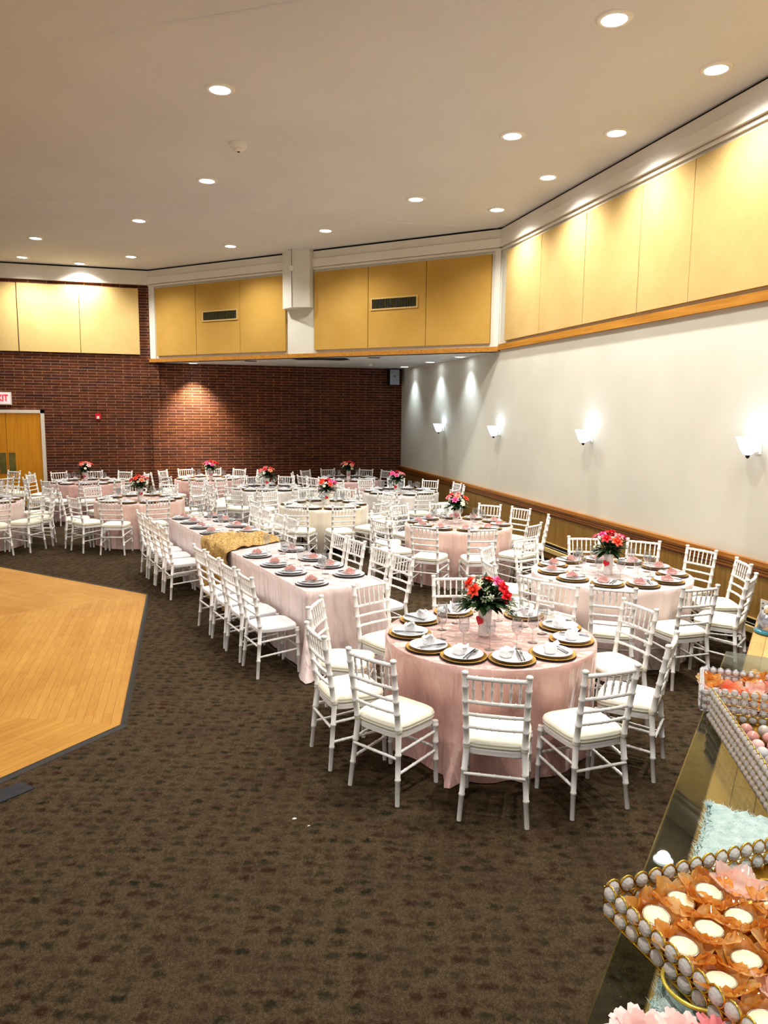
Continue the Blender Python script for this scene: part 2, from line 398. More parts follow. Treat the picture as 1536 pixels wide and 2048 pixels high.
# wainscot, chair rail and slot on the right wall
b = MB(); b.box((-D+.01,0,.0),(2.6,.025,.76),0,XR)
struct('trim_8', b, M['wainscot'], 'tan wainscot panelling below the right wall chair rail', 'wainscot')
b = MB(); b.box((-D+.01,0,.86),(2.6,.06,.905),0,XR); b.box((-D+.01,0,.76),(2.6,.035,.86),0,XR)
b.box((-D+.01,.035,.818),(2.6,.042,.826),1,XR); b.box((-D+.01,.035,.79),(2.6,.042,.798),1,XR); b.box((-D+.01,.03,.75),(2.6,.045,.766),1,XR)
struct('trim_9', b, [M['rail'],M['raildark']], 'brown oak chair rail with dark grooves on the right wall', 'chair rail')
b = MB(); b.box((-10.75,.025,.225),(2.6,.03,.30),1,XR); b.box((-10.75,.025,.165),(2.6,.07,.225),0,XR); b.box((-10.75,.025,.30),(2.6,.04,.312),0,XR); b.box((-10.75,.03,.248),(2.6,.036,.253),2,XR)
struct('baseboard_right', b, [M['cream'],M['blackslot'],M['plastic']], 'cream baseboard heater with a black slot along right wall', 'baseboard')
b = MB(); b.box((-D+.01,.025,0),(2.6,.035,.05),0,XR)
struct('baseboard_right.001', b, M['blackslot'], 'low black skirting strip along the right wall', 'baseboard')

# ------------------------------------------------------------------ acoustic panels
def panel(lo, hi, z0, z1, X, mat, label, th=.05):
    bb = MB(); e = .006
    bb.box((lo+e,.004,z0),(hi-e,th,z1),0,X)
    return tag(new('acoustic_panel', bb.mesh('acoustic_panel', mat)), label, 'wall panel', 'fabric acoustic wall panels')
ordn = ['first','second','third','fourth','fifth','sixth','seventh']
yy = [12.47,11.13,9.77,8.44,7.45,6.12,4.8,3.4]
for i in range(7):
    panel(-yy[i],-yy[i+1],3.62,5.16,XR,M['panel'], f'light tan fabric panel high on the right wall, {ordn[i]} from the corner')
def dl(x): return (Vector((x, CC-x, 0))-A).dot(dd)
for nm, seq, wd in (('left group', [(.34,-.57),(1.27,.34),(2.16,1.27)], 0), ('right group', [(3.61,2.68),(4.52,3.61),(5.45,4.52)], 1)):
    for (xa, xb), w_ in zip(seq, ('left','middle','right')):
        panel(dl(xa), dl(xb), 3.60, 5.17, XD, M['panel2'], f'ochre fabric panel on the diagonal wall, {w_} of its {nm} of three')
for i, (x0, x1) in enumerate(((-.99,-2.32),(-2.32,-3.65),(-3.66,-4.99),(-4.99,-6.3))):
    panel(-x0, -x1, 3.635, 5.17, XB, M['panel3'], f'pale tan fabric panel on the brick wall, {ordn[i]} from the diagonal wall')

# vents in the diagonal panels
for x0, label in ((.51,'slim brown air vent grille in the left group of diagonal panels'),(3.68,'slim brown air vent grille in the right group of diagonal panels')):
    v = thing('air_vent', label, 'vent', (0,0,0), 0, 'diagonal wall vents')
    a1, a0 = dl(x0), dl(x0+.70)
    bb = MB(); y0, y1 = .0525, .07
    for lo, hi in (((a0-.03,y0,4.32),(a1+.03,y1,4.35)),((a0-.03,y0,4.53),(a1+.03,y1,4.56)),((a0-.03,y0,4.35),(a0,y1,4.53)),((a1,y0,4.35),(a1+.03,y1,4.53))): bb.box(lo,hi,0,XD)
    new('frame', bb.mesh('vent_frame', M['panel']), v)
    bb = MB(); bb.box((a0,y0,4.35),(a1,y0+.003,4.53),0,XD); new('backing', bb.mesh('vent_backing', M['blackslot']), v)
    bb = MB()
    for i in range(28):
        q = a0+.012+i*(a1-a0-.02)/28; bb.box((q,y0+.003,4.35),(q+.006,y0+.014,4.53),0,XD)
    new('grille', bb.mesh('vent_grille', M['brasskick']), v)

# projecting white beam end on the diagonal wall
a0, a1 = dl(2.66), dl(2.17); mid = (a0+a1)/2
bb = MB(); poly = [(a0,0),(a1,0),(a1,.16),(mid,.30),(a0,.16)]
bb.prism([(x,y) for x,y in poly][::-1], 4.46, ZC, 0, None, XD)
struct('trim_10', bb, M['white_wall'], 'white pointed beam end hanging on the diagonal wall', 'beam')
bb = MB(); bb.tube([XD @ Vector((mid,.302,4.47)), XD @ Vector((mid,.302,ZC))], .005, 6)
tag(new('conduit', bb.mesh('conduit', M['raildark'])), 'thin dark conduit running down the white beam end', 'conduit')
bb = MB(); bb.lathe([(0,.012),(.045,.012),(.055,.004),(.055,-.01)], 20, 0, XD @ Matrix.Translation((mid,.318,5.24)) @ Matrix.Rotation(-PI/2,4,'X'))
tag(new('wall_sensor', bb.mesh('wall_sensor', M['plastic'])), 'small round white sensor on the pointed beam end', 'sensor')

# ------------------------------------------------------------------ ceiling lights
lens_me = MB().lathe([(0,-.014),(.075,-.014),(.098,-.008),(.105,.0)][::-1], 24).mesh('lens', M['lampglass'])
ring_me = MB().lathe([(.104,.0),(.108,-.016),(.14,-.013),(.155,-.002),(.155,0)], 28).mesh('trim_ring', M['plastic'])
def lamp(x, y, z, label, power, angle=142, group='main ceiling downlights', col=(1,.975,.945)):
    t_ = thing('ceiling_downlight', label, 'ceiling light', (x,y,z), 0, group)
    new('trim_ring', ring_me, t_); new('lens', lens_me, t_)
    ld = bpy.data.lights.new('downlight', 'SPOT'); ld.energy = power; ld.spot_size = R(angle); ld.spot_blend = .8
    ld.shadow_soft_size = .07; ld.color = col
    lo = new('down_spot', ld, t_, (0,0,-.03))
    return t_
PW = 265
LL = [(3.54,5.95,'large round downlight near the top right, nearest of the inner row'),(4.965,6.48,'round downlight nearest the front beside the right wall'),
(.436,8.29,'large round downlight in the upper left with a smoke detector below it'),(3.847,8.62,'second round downlight of the inner row, level with two wall-side lights'),
(4.968,8.18,'second round downlight along the right wall'),(.397,11.49,'round downlight beyond the smoke detector, left of centre'),
(3.551,11.5,'third round downlight of the inner row before the diagonal wall'),(4.984,9.92,'third round downlight along the right wall'),
(4.986,11.68,'last round downlight along right wall, by the corner'),(-.686,14.2,'round downlight past the ceiling seam, above the long table'),
(2.579,13.93,'round downlight just in front of the beam end'),(-2.716,16.25,'round downlight at far left above the brick wall panels'),
(.981,15.8,'round downlight before the left group of diagonal panels'),(-1.037,17.54,'round downlight by the corner of brick and diagonal walls'),
(-3.361,18.35,'small far round downlight close over the brick wall at left'),(-2.226,18.86,'far round downlight touching the fascia above the brick wall')]
for x, y, l in LL: lamp(x, y if y < 18.5 else 18.72, ZC, l, PW)
# soffit lights wash the walls
soff = [(.236,18.70,'lit downlight in the low ceiling washing the brick wall',900,(1,.86,.68)),(5.30,17.9,'low ceiling downlight deepest in the corner by the speaker',95,(.76,.89,1)),
(5.32,15.95,'middle low ceiling downlight along the right wall',95,(.76,.89,1)),(5.34,14.15,'low ceiling downlight nearest the diagonal wall, by right wall',95,(.76,.89,1))]
for x, y, l, p, c in soff: lamp(x, y, ZS, l, p, 92, 'low ceiling downlights', c)

# added spots, unseen and without fixtures, to light the display and left half
for x, y in ((1.9,2.2),(3.6,3.3),(-.2,.4),(-1.6,5.4),(-4.6,10.2),(-4.6,6.0),(-8,8),(4.97,4.7)):
    ld = bpy.data.lights.new('downlight', 'SPOT'); ld.energy = PW; ld.spot_size = R(150); ld.spot_blend = .8; ld.shadow_soft_size = .07; ld.color = (1,.975,.945)
    new('down_spot', ld, None, (x,y,ZC-.03))
# smoke detector
sd = thing('smoke_detector', 'white round smoke detector on the plaster ceiling', 'smoke detector', (.729,9.836,ZC))
new('base', MB().lathe([(.11,0),(.112,-.02),(.095,-.055),(.0,-.06)],24).mesh('detector_base', M['plastic']), sd)
new('sensor_cap', MB().lathe([(.06,-.055),(.055,-.085),(.04,-.097),(0,-.099)],20).mesh('detector_cap', M['plastic']), sd)
new('indicator', MB().lathe([(.018,-.098),(.018,-.103),(0,-.104)],10).mesh('detector_dot', M['darkfin']), sd)

# soffit ceiling vents and damaged tile
def flatpatch(name, poly, z, mat, label, cat):
    bb = MB(); bb.prism(poly, z-.006, z, 0); return tag(new(name, bb.mesh(name, mat)), label, cat)
flatpatch('ceiling_vent', [(1.36,17.25),(1.62,17.25),(1.62,17.5),(1.36,17.5)], ZS, M['blackslot'], 'small dark square vent in the low ceiling left of the gap', 'vent')
flatpatch('ceiling_vent', [(3.72,15.1),(3.95,15.1),(3.95,15.3),(3.72,15.3)], ZS, M['blackslot'], 'small dark square vent in the low ceiling right of the gap', 'vent')
flatpatch('ceiling_tile_gap', [(2.25,16.16),(2.5,16.0),(3.3,15.5),(3.5,16.0),(3.35,16.35),(2.9,16.3),(2.45,16.55)], ZS, M['rubber'], 'dark ragged opening with missing tile in the low ceiling', 'ceiling opening')
bb = MB(); bb.lathe([(.05,0),(.05,-.02),(.02,-.05),(0,-.05)],14,0,Matrix.Translation((4.3,17.4,ZS)))
tag(new('ceiling_sensor', bb.mesh('ceiling_sensor', M['plastic'])), 'small white dome sensor on the low corner ceiling', 'sensor')

# ------------------------------------------------------------------ sconces
for y, z, l in ((6.24,2.06,'brightest glowing glass wall sconce, nearest the front of the right wall'),(9.44,2.04,'second glowing wall sconce from the front, right wall'),
                (12.62,2.02,'third glowing wall sconce from the front, right wall'),(15.68,2.0,'farthest glowing wall sconce, close to the brick corner')):
    s_ = thing('wall_sconce', l, 'wall lamp', (W,y,z), 0, 'right wall sconces')
    prof = [(.022,-.10),(.05,-.085),(.075,-.04),(.098,.02),(.125,.085)]
    sh = MB(); sh.lathe(prof, 20, 0, Matrix.Translation((-.13,0,0)))
    new('glass_shade', sh.mesh('sconce_shade', M['sconce']), s_)
    f = MB(); f.lathe([(.0,-.135),(.016,-.125),(.02,-.112),(.026,-.10),(.0,-.098)], 12, 0, Matrix.Translation((-.13,0,0)))
    new('finial', f.mesh('sconce_finial', M['darkfin']), s_)
    f = MB(); f.box((-.012,-.045,-.09),(0,.045,.05)); f.tube([(0,0,-.06),(-.07,0,-.085),(-.13,0,-.10)], .01, 8)
    new('back_plate', f.mesh('sconce_plate', M['plastic']), s_)
    ld = bpy.data.lights.new('sconce_bulb','POINT'); ld.energy = .9; ld.color = (.62,.80,1); ld.shadow_soft_size = .05
    new('sconce_bulb', ld, s_, (-.13,0,.10))

# speaker in the corner
sp = thing('wall_speaker', 'grey box loudspeaker high in the far brick corner', 'speaker', (5.31,18.93,3.02))
bb = MB(); bb.box((-.13,-.10,0),(.13,.16,.41)); new('cabinet', bb.mesh('speaker_cabinet', M['speakerdark']), sp)
bb = MB(); bb.box((-.125,-.115,.01),(.125,-.10,.40)); new('front_grille', bb.mesh('speaker_front', M['speaker']), sp)
bb = MB(); bb.lathe([(0,0),(.018,0),(.018,.004),(0,.004)],14,0,Matrix.Translation((0,-.12,.23)) @ Matrix.Rotation(PI/2,4,'X')); new('tweeter', bb.mesh('speaker_dot', M['speakerdark']), sp)

# ------------------------------------------------------------------ double door, exit sign, alarm
dr = new('door_1', None); tag(dr, 'honey oak double door with a cream frame in the brick wall', 'door', None, 'structure')
xs, xr_, xl_ = -4.03, -3.27, -4.79
for nm, a, c in (('door_leaf', xs+.004, xr_),('door_leaf', xl_, xs-.004)):
    bb = MB(); bb.box((a,D-.045,.01),(c,D-.003,2.215)); lf = new(nm, bb.mesh('door_leaf', M['oakdoor']), dr)
    px = (xs+.03, xs+.17) if a > xs else (xs-.17, xs-.03)
    bb = MB(); bb.box((px[0],D-.052,.80),(px[1],D-.045,1.29)); new('push_plate', bb.mesh('push_plate', M['brasskick']), lf)['label'] = 'olive tinted plate'
bb = MB()
for lo, hi in (((xr_,D-.07,0),(xr_+.075,D,2.29)),((xl_-.075,D-.07,0),(xl_,D,2.29)),((xl_-.075,D-.07,2.215),(xr_+.075,D,2.29))): bb.box(lo,hi)
new('frame', bb.mesh('door_frame', M['trimwhite']), dr)
ex = thing('exit_sign', 'lit white EXIT sign with red letters above the doors', 'sign', (-4.10,D-.06,2.55))
bb = MB(); bb.box((-.22,-.02,-.145),(.22,.06,.145)); new('housing', bb.mesh('exit_housing', M['plastic']), ex)
bb = MB(); bb.box((-.20,-.024,-.125),(.20,-.02,.125)); new('face', bb.mesh('exit_face', M['exitface']), ex)
cu = bpy.data.curves.new('exit_text','FONT'); cu.body = 'EXIT'; cu.size = .22; cu.align_x = 'CENTER'; cu.align_y = 'CENTER'; cu.extrude = .002; cu.offset = .006
tmp = bpy.data.objects.new('tmp', cu); C.objects.link(tmp)
dg = bpy.context.evaluated_depsgraph_get(); me = bpy.data.meshes.new_from_object(tmp.evaluated_get(dg)); bpy.data.objects.remove(tmp)
me.materials.clear(); me.materials.append(M['exitred'])
new('letters', me, ex, (0,-.027,0), rot=(PI/2,0,0), scale=(.72,.95,1))
al = thing('fire_alarm', 'red fire alarm with white strobe on the brick wall', 'fire alarm', (-2.0,D,2.145))
bb = MB(); bb.box((-.06,-.045,-.065),(.06,0,.075)); new('housing', bb.mesh('alarm_body', M['redplastic']), al)
bb = MB(); bb.box((-.028,-.07,-.05),(.028,-.045,.012)); new('strobe', bb.mesh('alarm_strobe', M['plastic']), al)
# outlet
ol = thing('wall_outlet', 'cream double outlet plate on the tan wainscot', 'outlet', (W-.025,5.95,.47))
bb = MB(); bb.box((-.008,-.07,-.06),(0,.07,.06)); new('plate', bb.mesh('outlet_plate', M['plastic']), ol)
for yy_ in (-.032,.032):
    for zz in (-.026,.026):
        bb = MB()
        bb.box((-.010,yy_-.010,zz-.009),(-.008,yy_-.0055,zz+.009)); bb.box((-.010,yy_+.0055,zz-.009),(-.008,yy_+.010,zz+.009)); bb.box((-.0095,yy_-.010,zz-.002),(-.008,yy_+.010,zz+.002))
        new('socket', bb.mesh('outlet_socket', M['blackslot']), ol)

# floor mat patch and scraps
bb = MB(); bb.prism([(-1.62,4.40),(-1.16,4.60),(-.96,4.76),(-1.06,4.86),(-1.30,4.70),(-1.62,4.78)][::1], .0, .006)
tag(new('floor_mat', bb.mesh('floor_mat', M['mat'])), 'dark grey mat corner lying beside the dance floor', 'mat')
for i, (x, y, s, l) in enumerate(((.56,4.02,.010,'larger white paper scrap on the carpet left of front table'),(.63,3.93,.006,'tiny white paper crumb on carpet beside the larger scrap'))):
    bb = MB(); bb.lathe([(0,0),(s,.001),(s*.9,s*.7),(s*.3,s*1.1),(0,s)],6,0,Matrix.Translation((x,y,0)) @ Matrix.Diagonal((1.5,.8,1,1)))
    tag(new('paper_scrap', bb.mesh('paper_scrap', M['crumb'])), l, 'litter', 'scraps on the carpet')

# ------------------------------------------------------------------ chairs
def turned(p0, p1, r0, r1, rings, rr=1.22):
    """points and radii of a turned bar with raised joint rings at the given fractions"""
    p0, p1 = Vector(p0), Vector(p1); L = (p1-p0).length; ts = [(0,0),(1,0)]
    for q in rings:
        for dq, h in ((-.009/L,0),(-.005/L,1),(.005/L,1),(.009/L,0)): ts.append((q+dq,h))
    ts.sort(); P = []; Q = []
    for q, h in ts:
        P.append(p0.lerp(p1,min(max(q,0),1))); Q.append((r0+(r1-r0)*q)*(rr if h else 1))
    return P, Q
def joined(*segs):
    P = []; Q = []
    for p, q in segs: P += p[(1 if P else 0):]; Q += q[(1 if Q else 0):]
    return P, Q
BK = lambda z: -.185-.08*max(0,(z-.44)/.48)      # y of the back at height z
BX = lambda z: .165+.014*max(0,(z-.44)/.48)
SEG = 8
def leg_mesh(sx, back, seg):
    bb = MB()
    if back:
        P, Q = joined(turned((sx*.195,-.225,0),(sx*.165,-.185,.44),  .0145,.019,(.36,.70)), turned((sx*.165,-.185,.44),(sx*BX(.905),BK(.905),.905),.019,.0165,(.06,.28,.46,.64,.84)))
        bb.tube(P,Q,seg); q = Vector((sx*BX(.905),BK(.905),.905))
        bb.lathe([(.0165,0),(.0215,.004),(.0215,.013),(.015,.019),(0,.021)],seg,0,Matrix.Translation(q))
    else:
        P, Q = turned((sx*.19,.172,0),(sx*.186,.158,.42),.0145,.019,(.38,.66,.93)); bb.tube(P,Q,seg)
    return bb
def seat_pts(z, k=1.0):
    pts = []
    for i in range(28):
        a = 2*PI*i/28; c_, s_ = math.cos(a), math.sin(a); e = .42
        x = math.copysign(abs(c_)**e, c_); y = math.copysign(abs(s_)**e, s_)
        w = .178+.018*(y+1)/2
        pts.append((x*w*k, (-.01+y*.188)*1.0*k, z))
    return pts
def stack(levels, closed=True):
    vs = []; fs = []; n = 28
    for z, k in levels: vs += seat_pts(z, k)
    for j in range(len(levels)-1):
        for i in range(n): fs.append((j*n+i, j*n+(i+1)%n, (j+1)*n+(i+1)%n, (j+1)*n+i))
    fs.append(tuple(range(n-1,-1,-1))); fs.append(tuple((len(levels)-1)*n+i for i in range(n)))
    return vs, fs
def spindle(bb, x, z0, z1, seg):
    prof = [(0,.0065),(.12,.006),(.3,.0085),(.42,.006),(.46,.011),(.5,.0075),(.54,.011),(.58,.006),(.72,.0085),(.88,.006),(1,.0065)]
    bb.tube([(x*(BX(z0+(z1-z0)*f)/.175),BK(z0+(z1-z0)*f),z0+(z1-z0)*f) for f,_ in prof],[r for _,r in prof],seg,caps=False)
def rail(bb, z, r, seg, bow=.012):
    n = 9; P = []; Q = []
    for i in range(n):
        f = i/(n-1)*2-1; P.append((f*BX(z), BK(z)-bow*(1-f*f), z)); Q.append(r)
    PP = []; QQ = []
    for i in range(n-1):
        for f, h in ((0,1),(.35,1),(.42,1.25),(.5,1.25),(.58,1)):
            if f and i not in (1,3,4,6): continue
            PP.append(Vector(P[i]).lerp(Vector(P[i+1]),f)); QQ.append(r*h)
    PP.append(Vector(P[-1])); QQ.append(r); bb.tube(PP,QQ,seg,caps=False)
def side_str(sx, z, seg):
    bb = MB(); f = z/.44
    P, Q = turned((sx*(.195-.03*f),-.225+.04*f,z),(sx*.188,.172-.014*f,z+.03),.0095,.0095,(.2,.4,.6,.8),1.18); bb.tube(P,Q,seg,caps=False); return bb
def cross_str(y, w, z, seg):
    bb = MB(); P, Q = turned((-w,y,z),(w,y,z),.0095,.0095,(.25,.5,.75),1.18); bb.tube(P,Q,seg,caps=False); return bb
CM = {}
for lod, seg in (('near',8),('far',6)):
    for nm, sx, bk in (('lbl',-1,True),('lbr',1,True),('lfl',-1,False),('lfr',1,False)): CM[lod,nm] = leg_mesh(sx,bk,seg).mesh('chair_leg', M['chair'])
    bb = MB(); bb.add(*stack([(.402,.96),(.405,1),(.432,1),(.44,.975)]))
    CM[lod,'seat'] = bb.mesh('chair_seat', M['chair'])
    bb = MB(); bb.add(*stack([(.402,.96),(.405,1),(.432,1.01),(.442,.985),(.438,.8)]))
    CM[lod,'seatw'] = bb.mesh('chair_wood_seat', M['seatwood'])
    bb = MB(); bb.add(*stack([(.441,.95),(.445,1.01),(.452,1.035),(.455,1.045),(.458,1.035),(.470,1.04),(.474,1.052),(.478,1.04),(.490,1.02),(.500,.95),(.506,.8),(.509,.4)]), smooth=True)
    CM[lod,'cushion'] = bb.mesh('chair_cushion', M['cushion'])
    bb = MB(); rail(bb,.885,.0135,seg); rail(bb,.735,.0115,seg); rail(bb,.655,.0105,seg); rail(bb,.575,.0105,seg)
    CM[lod,'rails'] = bb.mesh('chair_back_rails', M['chair'])
    for i in range(6):
        b2 = MB(); spindle(b2,(i-2.5)*.052,.737,.883,6); CM[lod,'sp%d'%i] = b2.mesh('chair_spindle', M['chair'])
        spindle(bb,(i-2.5)*.052,.737,.883,5)
    CM[lod,'back'] = bb.mesh('chair_back', M['chair'])
    strs = [side_str(-1,.32,seg),side_str(1,.32,seg),side_str(-1,.19,seg),side_str(1,.19,seg),cross_str(-.212,.176,.29,seg),cross_str(.164,.188,.36,seg),cross_str(.164,.188,.24,seg)]
    allb = MB()
    for i, q in enumerate(strs):
        CM[lod,'st%d'%i] = q.mesh('chair_stretcher', M['chair']); allb.add(q.v,q.f,True)
    CM[lod,'stretchers'] = allb.mesh('chair_stretchers', M['chair'])
    for i, sx in enumerate((-1,1)):
        b2 = MB(); b2.lathe([(.019,.44),(.023,.447),(.023,.472),(.019,.48)],10,0,Matrix.Translation((sx*.166,-.186,0)))
        b2.tube([(sx*.15,-.175,.462),(sx*.158,-.165,.462)],.012,6); CM[lod,'tie%d'%i] = b2.mesh('chair_tie', M['tie'])
def make_chair(lod, cushion):
    r_ = bpy.data.objects.new('spindle_back_chair', None); C.objects.link(r_); r_.empty_display_size = .1
    for nm in ('lbl','lbr','lfl','lfr'): new('leg', CM[lod,nm], r_)
    new('seat', CM[lod,'seat' if cushion else 'seatw'], r_)
    if cushion:
        cu_ = new('cushion', CM[lod,'cushion'], r_); cu_['label'] = 'ivory seat pad'
        if lod == 'near':
            for i in range(2): new('tie', CM[lod,'tie%d'%i], cu_)
    if lod == 'near':
        bk = new('backrest', CM[lod,'rails'], r_)
        for i in range(6): new('spindle', CM[lod,'sp%d'%i], bk)
        for i in range(7): new('stretcher', CM[lod,'st%d'%i], r_)
    else:
        new('backrest', CM[lod,'back'], r_); new('stretcher', CM[lod,'stretchers'], r_)
    return r_
def copy_tree(o, parent=None):
    c_ = o.copy(); C.objects.link(c_); c_.parent = parent
    for ch in list(o.children): copy_tree(ch, c_)
    return c_
protos = {}
def chair(x, y, rz, label, group, lod='near', cushion=True):
    k = (lod, cushion)
    if k not in protos: protos[k] = make_chair(*k); o = protos[k]
    else: o = copy_tree(protos[k])
    o.location = (x,y,0); o.rotation_euler = (0,0,rz); return tag(o, label, 'chair', group)

# ------------------------------------------------------------------ tableware
ch_prof = [(0,.004),(.105,.004),(.112,.008),(.118,.0075),(.155,.016),(.163,.0185),(.166,.0175)]
def charger_mesh(m):
    bb = MB(); bb.lathe(ch_prof,36,0); bb.lathe([(.166,.0175),(.1672,.0035),(.155,.001),(.1,0),(0,0)],36,1)  # black rim side and underside paint in the shadow gap below the charger
    return bb.mesh('charger', [m, M['chargershade']])
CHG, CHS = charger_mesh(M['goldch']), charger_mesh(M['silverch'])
PL = MB().lathe([(0,.004),(.078,.004),(.088,.007),(.122,.0155),(.129,.017),(.131,.0165),(.130,.0145),(.09,.004),(.07,0),(0,0)],36).mesh('plate', M['porcelain'])
# rosette napkin: gathered cup of cloth
def napkin_mesh(mat, kind):
    bb = MB()
    if kind == 'cup':
        def f(u, v):
            a = u*2*PI; k = 1+.10*math.sin(9*a)*(.3+v)+.05*math.sin(4*a+1)
            r = (.034+.012*math.sin(v*PI))*k*(1-.25*max(0,v-.8)/.2); z = v*.058+.008*math.sin(3*a)*v
            return (r*math.cos(a), r*math.sin(a), z)
        bb.grid(f,40,9,wrap=True)
        def g(u, v):
            a = u*2*PI; r = .032*(1-v)*(1+.12*math.sin(7*a)); return (r*math.cos(a), r*math.sin(a), .052+.010*math.sin(v*5+a))
        bb.grid(g,28,6,wrap=True)
        bb.grid(lambda u, v: (.012+.05*v, -.03+.055*u, .045+.035*v*(1-abs(u-.5)*1.2)),5,4)
    else:
        for k in range(4):
            r0 = .016+.012*k; h = .052-.009*k; ph = k*1.1
            def f(u, v, r0=r0, h=h, ph=ph, k=k):
                a = u*2*PI+ph; k2 = 1+.14*math.sin(5*a+k)
                r = r0*(.75+.45*v)*k2; return (r*math.cos(a), r*math.sin(a), h*v*(1+.18*math.sin(3*a+k)))
            bb.grid(f,30,5,wrap=True)
        bb.grid(lambda u, v: (.02+.035*v, (u-.5)*.05*(1+v), .012+.006*math.sin(u*9)),6,4)
        bb.grid(lambda u, v: (-.02-.03*v, (u-.5)*.05*(1+v), .012+.006*math.sin(u*9+2)),6,4)
    return bb.mesh('napkin', mat)
NW, NP, NWF = napkin_mesh(M['napkinw'],'cup'), napkin_mesh(M['napkinp'],'rose'), napkin_mesh(M['napkinw'],'rose')
# fork and knife lie along +y
bb = MB(); bb.tube([(0,-.1,.002),(0,-.06,.003),(0,.0,.003),(0,.03,.004)],[.005,.0042,.0024,.003],6)
bb.box((-.009,.03,.002),(.009,.052,.005))
for i in range(4): bb.box((-.009+i*.0052,.052,.002),(-.0066+i*.0052,.095,.0045))
FK = bb.mesh('fork', M['steel'])
bb = MB(); bb.tube([(0,-.11,.003),(0,-.05,.0035),(0,.0,.003)],[.0045,.0055,.0045],6)
bb.prism([(-.006,.0),(.006,.0),(.0085,.05),(.006,.10),(.0,.118),(-.006,.09)],.001,.0035)
KN = bb.mesh('knife', M['steel'])
GL = MB().lathe([(0,.0),(.034,.0),(.034,.002),(.010,.006),(.0045,.014),(.004,.05),(.005,.082),(.012,.09),(.028,.105),(.036,.13),(.037,.15),(.034,.175),(.031,.19),(.0295,.19),(.032,.175),(.035,.15),(.034,.13),(.026,.108),(.008,.094),(0,.094)],20).mesh('goblet', M['glass'])
def setting(x, y, z, ang, tbl, pos, gname, lvl, charger, napkin, ncol):
    """ang: direction from the table centre to the diner"""
    rz = ang+PI/2; X = Matrix.Translation((x,y,z)) @ Matrix.Rotation(rz,4,'Z')   # +y points to the table centre
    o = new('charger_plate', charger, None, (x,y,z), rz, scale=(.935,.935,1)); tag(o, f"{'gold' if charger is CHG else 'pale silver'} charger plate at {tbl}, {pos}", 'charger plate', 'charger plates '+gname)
    o = new('dinner_plate', PL, None, (x,y,z+.0165), rz); tag(o, f'white dinner plate on its charger at {tbl}, {pos}', 'plate', 'dinner plates '+gname)
    p = X @ Vector((-.028+rnd.uniform(-.01,.01), .012+rnd.uniform(-.015,.015), .0226))
    o = new('folded_napkin', napkin, None, p, rz+rnd.uniform(-.6,.6)); tag(o, f'{ncol} folded napkin on plate at {tbl}, {pos}', 'napkin', 'napkins '+gname)
    if lvl > 0:
        a = rnd.uniform(-.35,.35)
        for k, (me_, nm) in enumerate(((KN,'knife'),(FK,'fork'))):
            p = X @ Vector((.043+.022*k, -.01, .0345)); o = new(nm, me_, None, p, rz+a*.6-.15); tag(o, f'silver {nm} on plate at {tbl}, {pos}', 'cutlery', nm+'s '+gname)

# ------------------------------------------------------------------ flowers
def rose_mesh():
    bb = MB(); r2 = random.Random(3)
    bb.lathe([(0,.0),(.012,.004),(.014,.018),(.008,.03),(0,.031)],8)
    for layer, (n, tilt, size) in enumerate(((3,.22,.8),(4,.45,.95),(5,.8,1.05),(6,1.15,1.1))):
        for k in range(n):
            az = 2*PI*k/n+layer*.7+r2.uniform(-.1,.1)
            def f(u, v, tilt=tilt, size=size):
                w = .034*size*math.sin(PI*min(1,.18+.72*v)); x = (u-.5)*w*1.25
                cup = .016*(1-(2*u-1)**2)
                l = .042*size*v; ang = tilt*v*1.15
                return (x, .006+l*math.sin(ang)+cup*.5-.004, l*math.cos(ang)*.95+.002)
            bb.grid(f,4,4,X=Matrix.Rotation(az,4,'Z'))
    return bb
rb = rose_mesh(); ROSE = rb.mesh('rose', M['coral'])
bb = MB()
for k in range(6):
    def f(u, v):
        w = .015*math.sin(PI*min(1,.15+.8*v)); return ((u-.5)*w, .004+.03*v*(1-.2*v), .004+.018*v-.016*v*v)
    bb.grid(f,3,4,X=Matrix.Rotation(2*PI*k/6,4,'Z'))
WFL = bb.mesh('white_flower', M['whitef'])
def leaf(bb, base, az, tilt, L, w, droop=.3):
    def f(u, v):
        ww = w*math.sin(PI*min(1,.08+.9*v))*(1-.2*v); x = (u-.5)*ww; l = L*v; t_ = tilt+droop*v
        return (x, l*math.sin(t_), l*math.cos(t_)-.15*abs(u-.5)*ww)
    bb.grid(f,3,5,X=Matrix.Translation(base) @ Matrix.Rotation(az,4,'Z'))
def fern(bb, base, az, L, droop):
    X = Matrix.Translation(base) @ Matrix.Rotation(az,4,'Z'); P = []
    for i in range(9):
        f = i/8; P.append(Vector((0, L*f, .05*f-droop*f*f)))
    bb.tube(P,.0012,4,0,False,X)
    for i in range(1,9):
        for s_ in (-1,1):
            l = .05*(1-.075*i)
            bb.add([P[i], P[i]+Vector((s_*l*.6,.012,.004)), P[i]+Vector((s_*l,.022,-.006)), P[i]+Vector((s_*l*.5,-.004,.0))],[(0,1,2,3)],False,0,X)
FOL = []
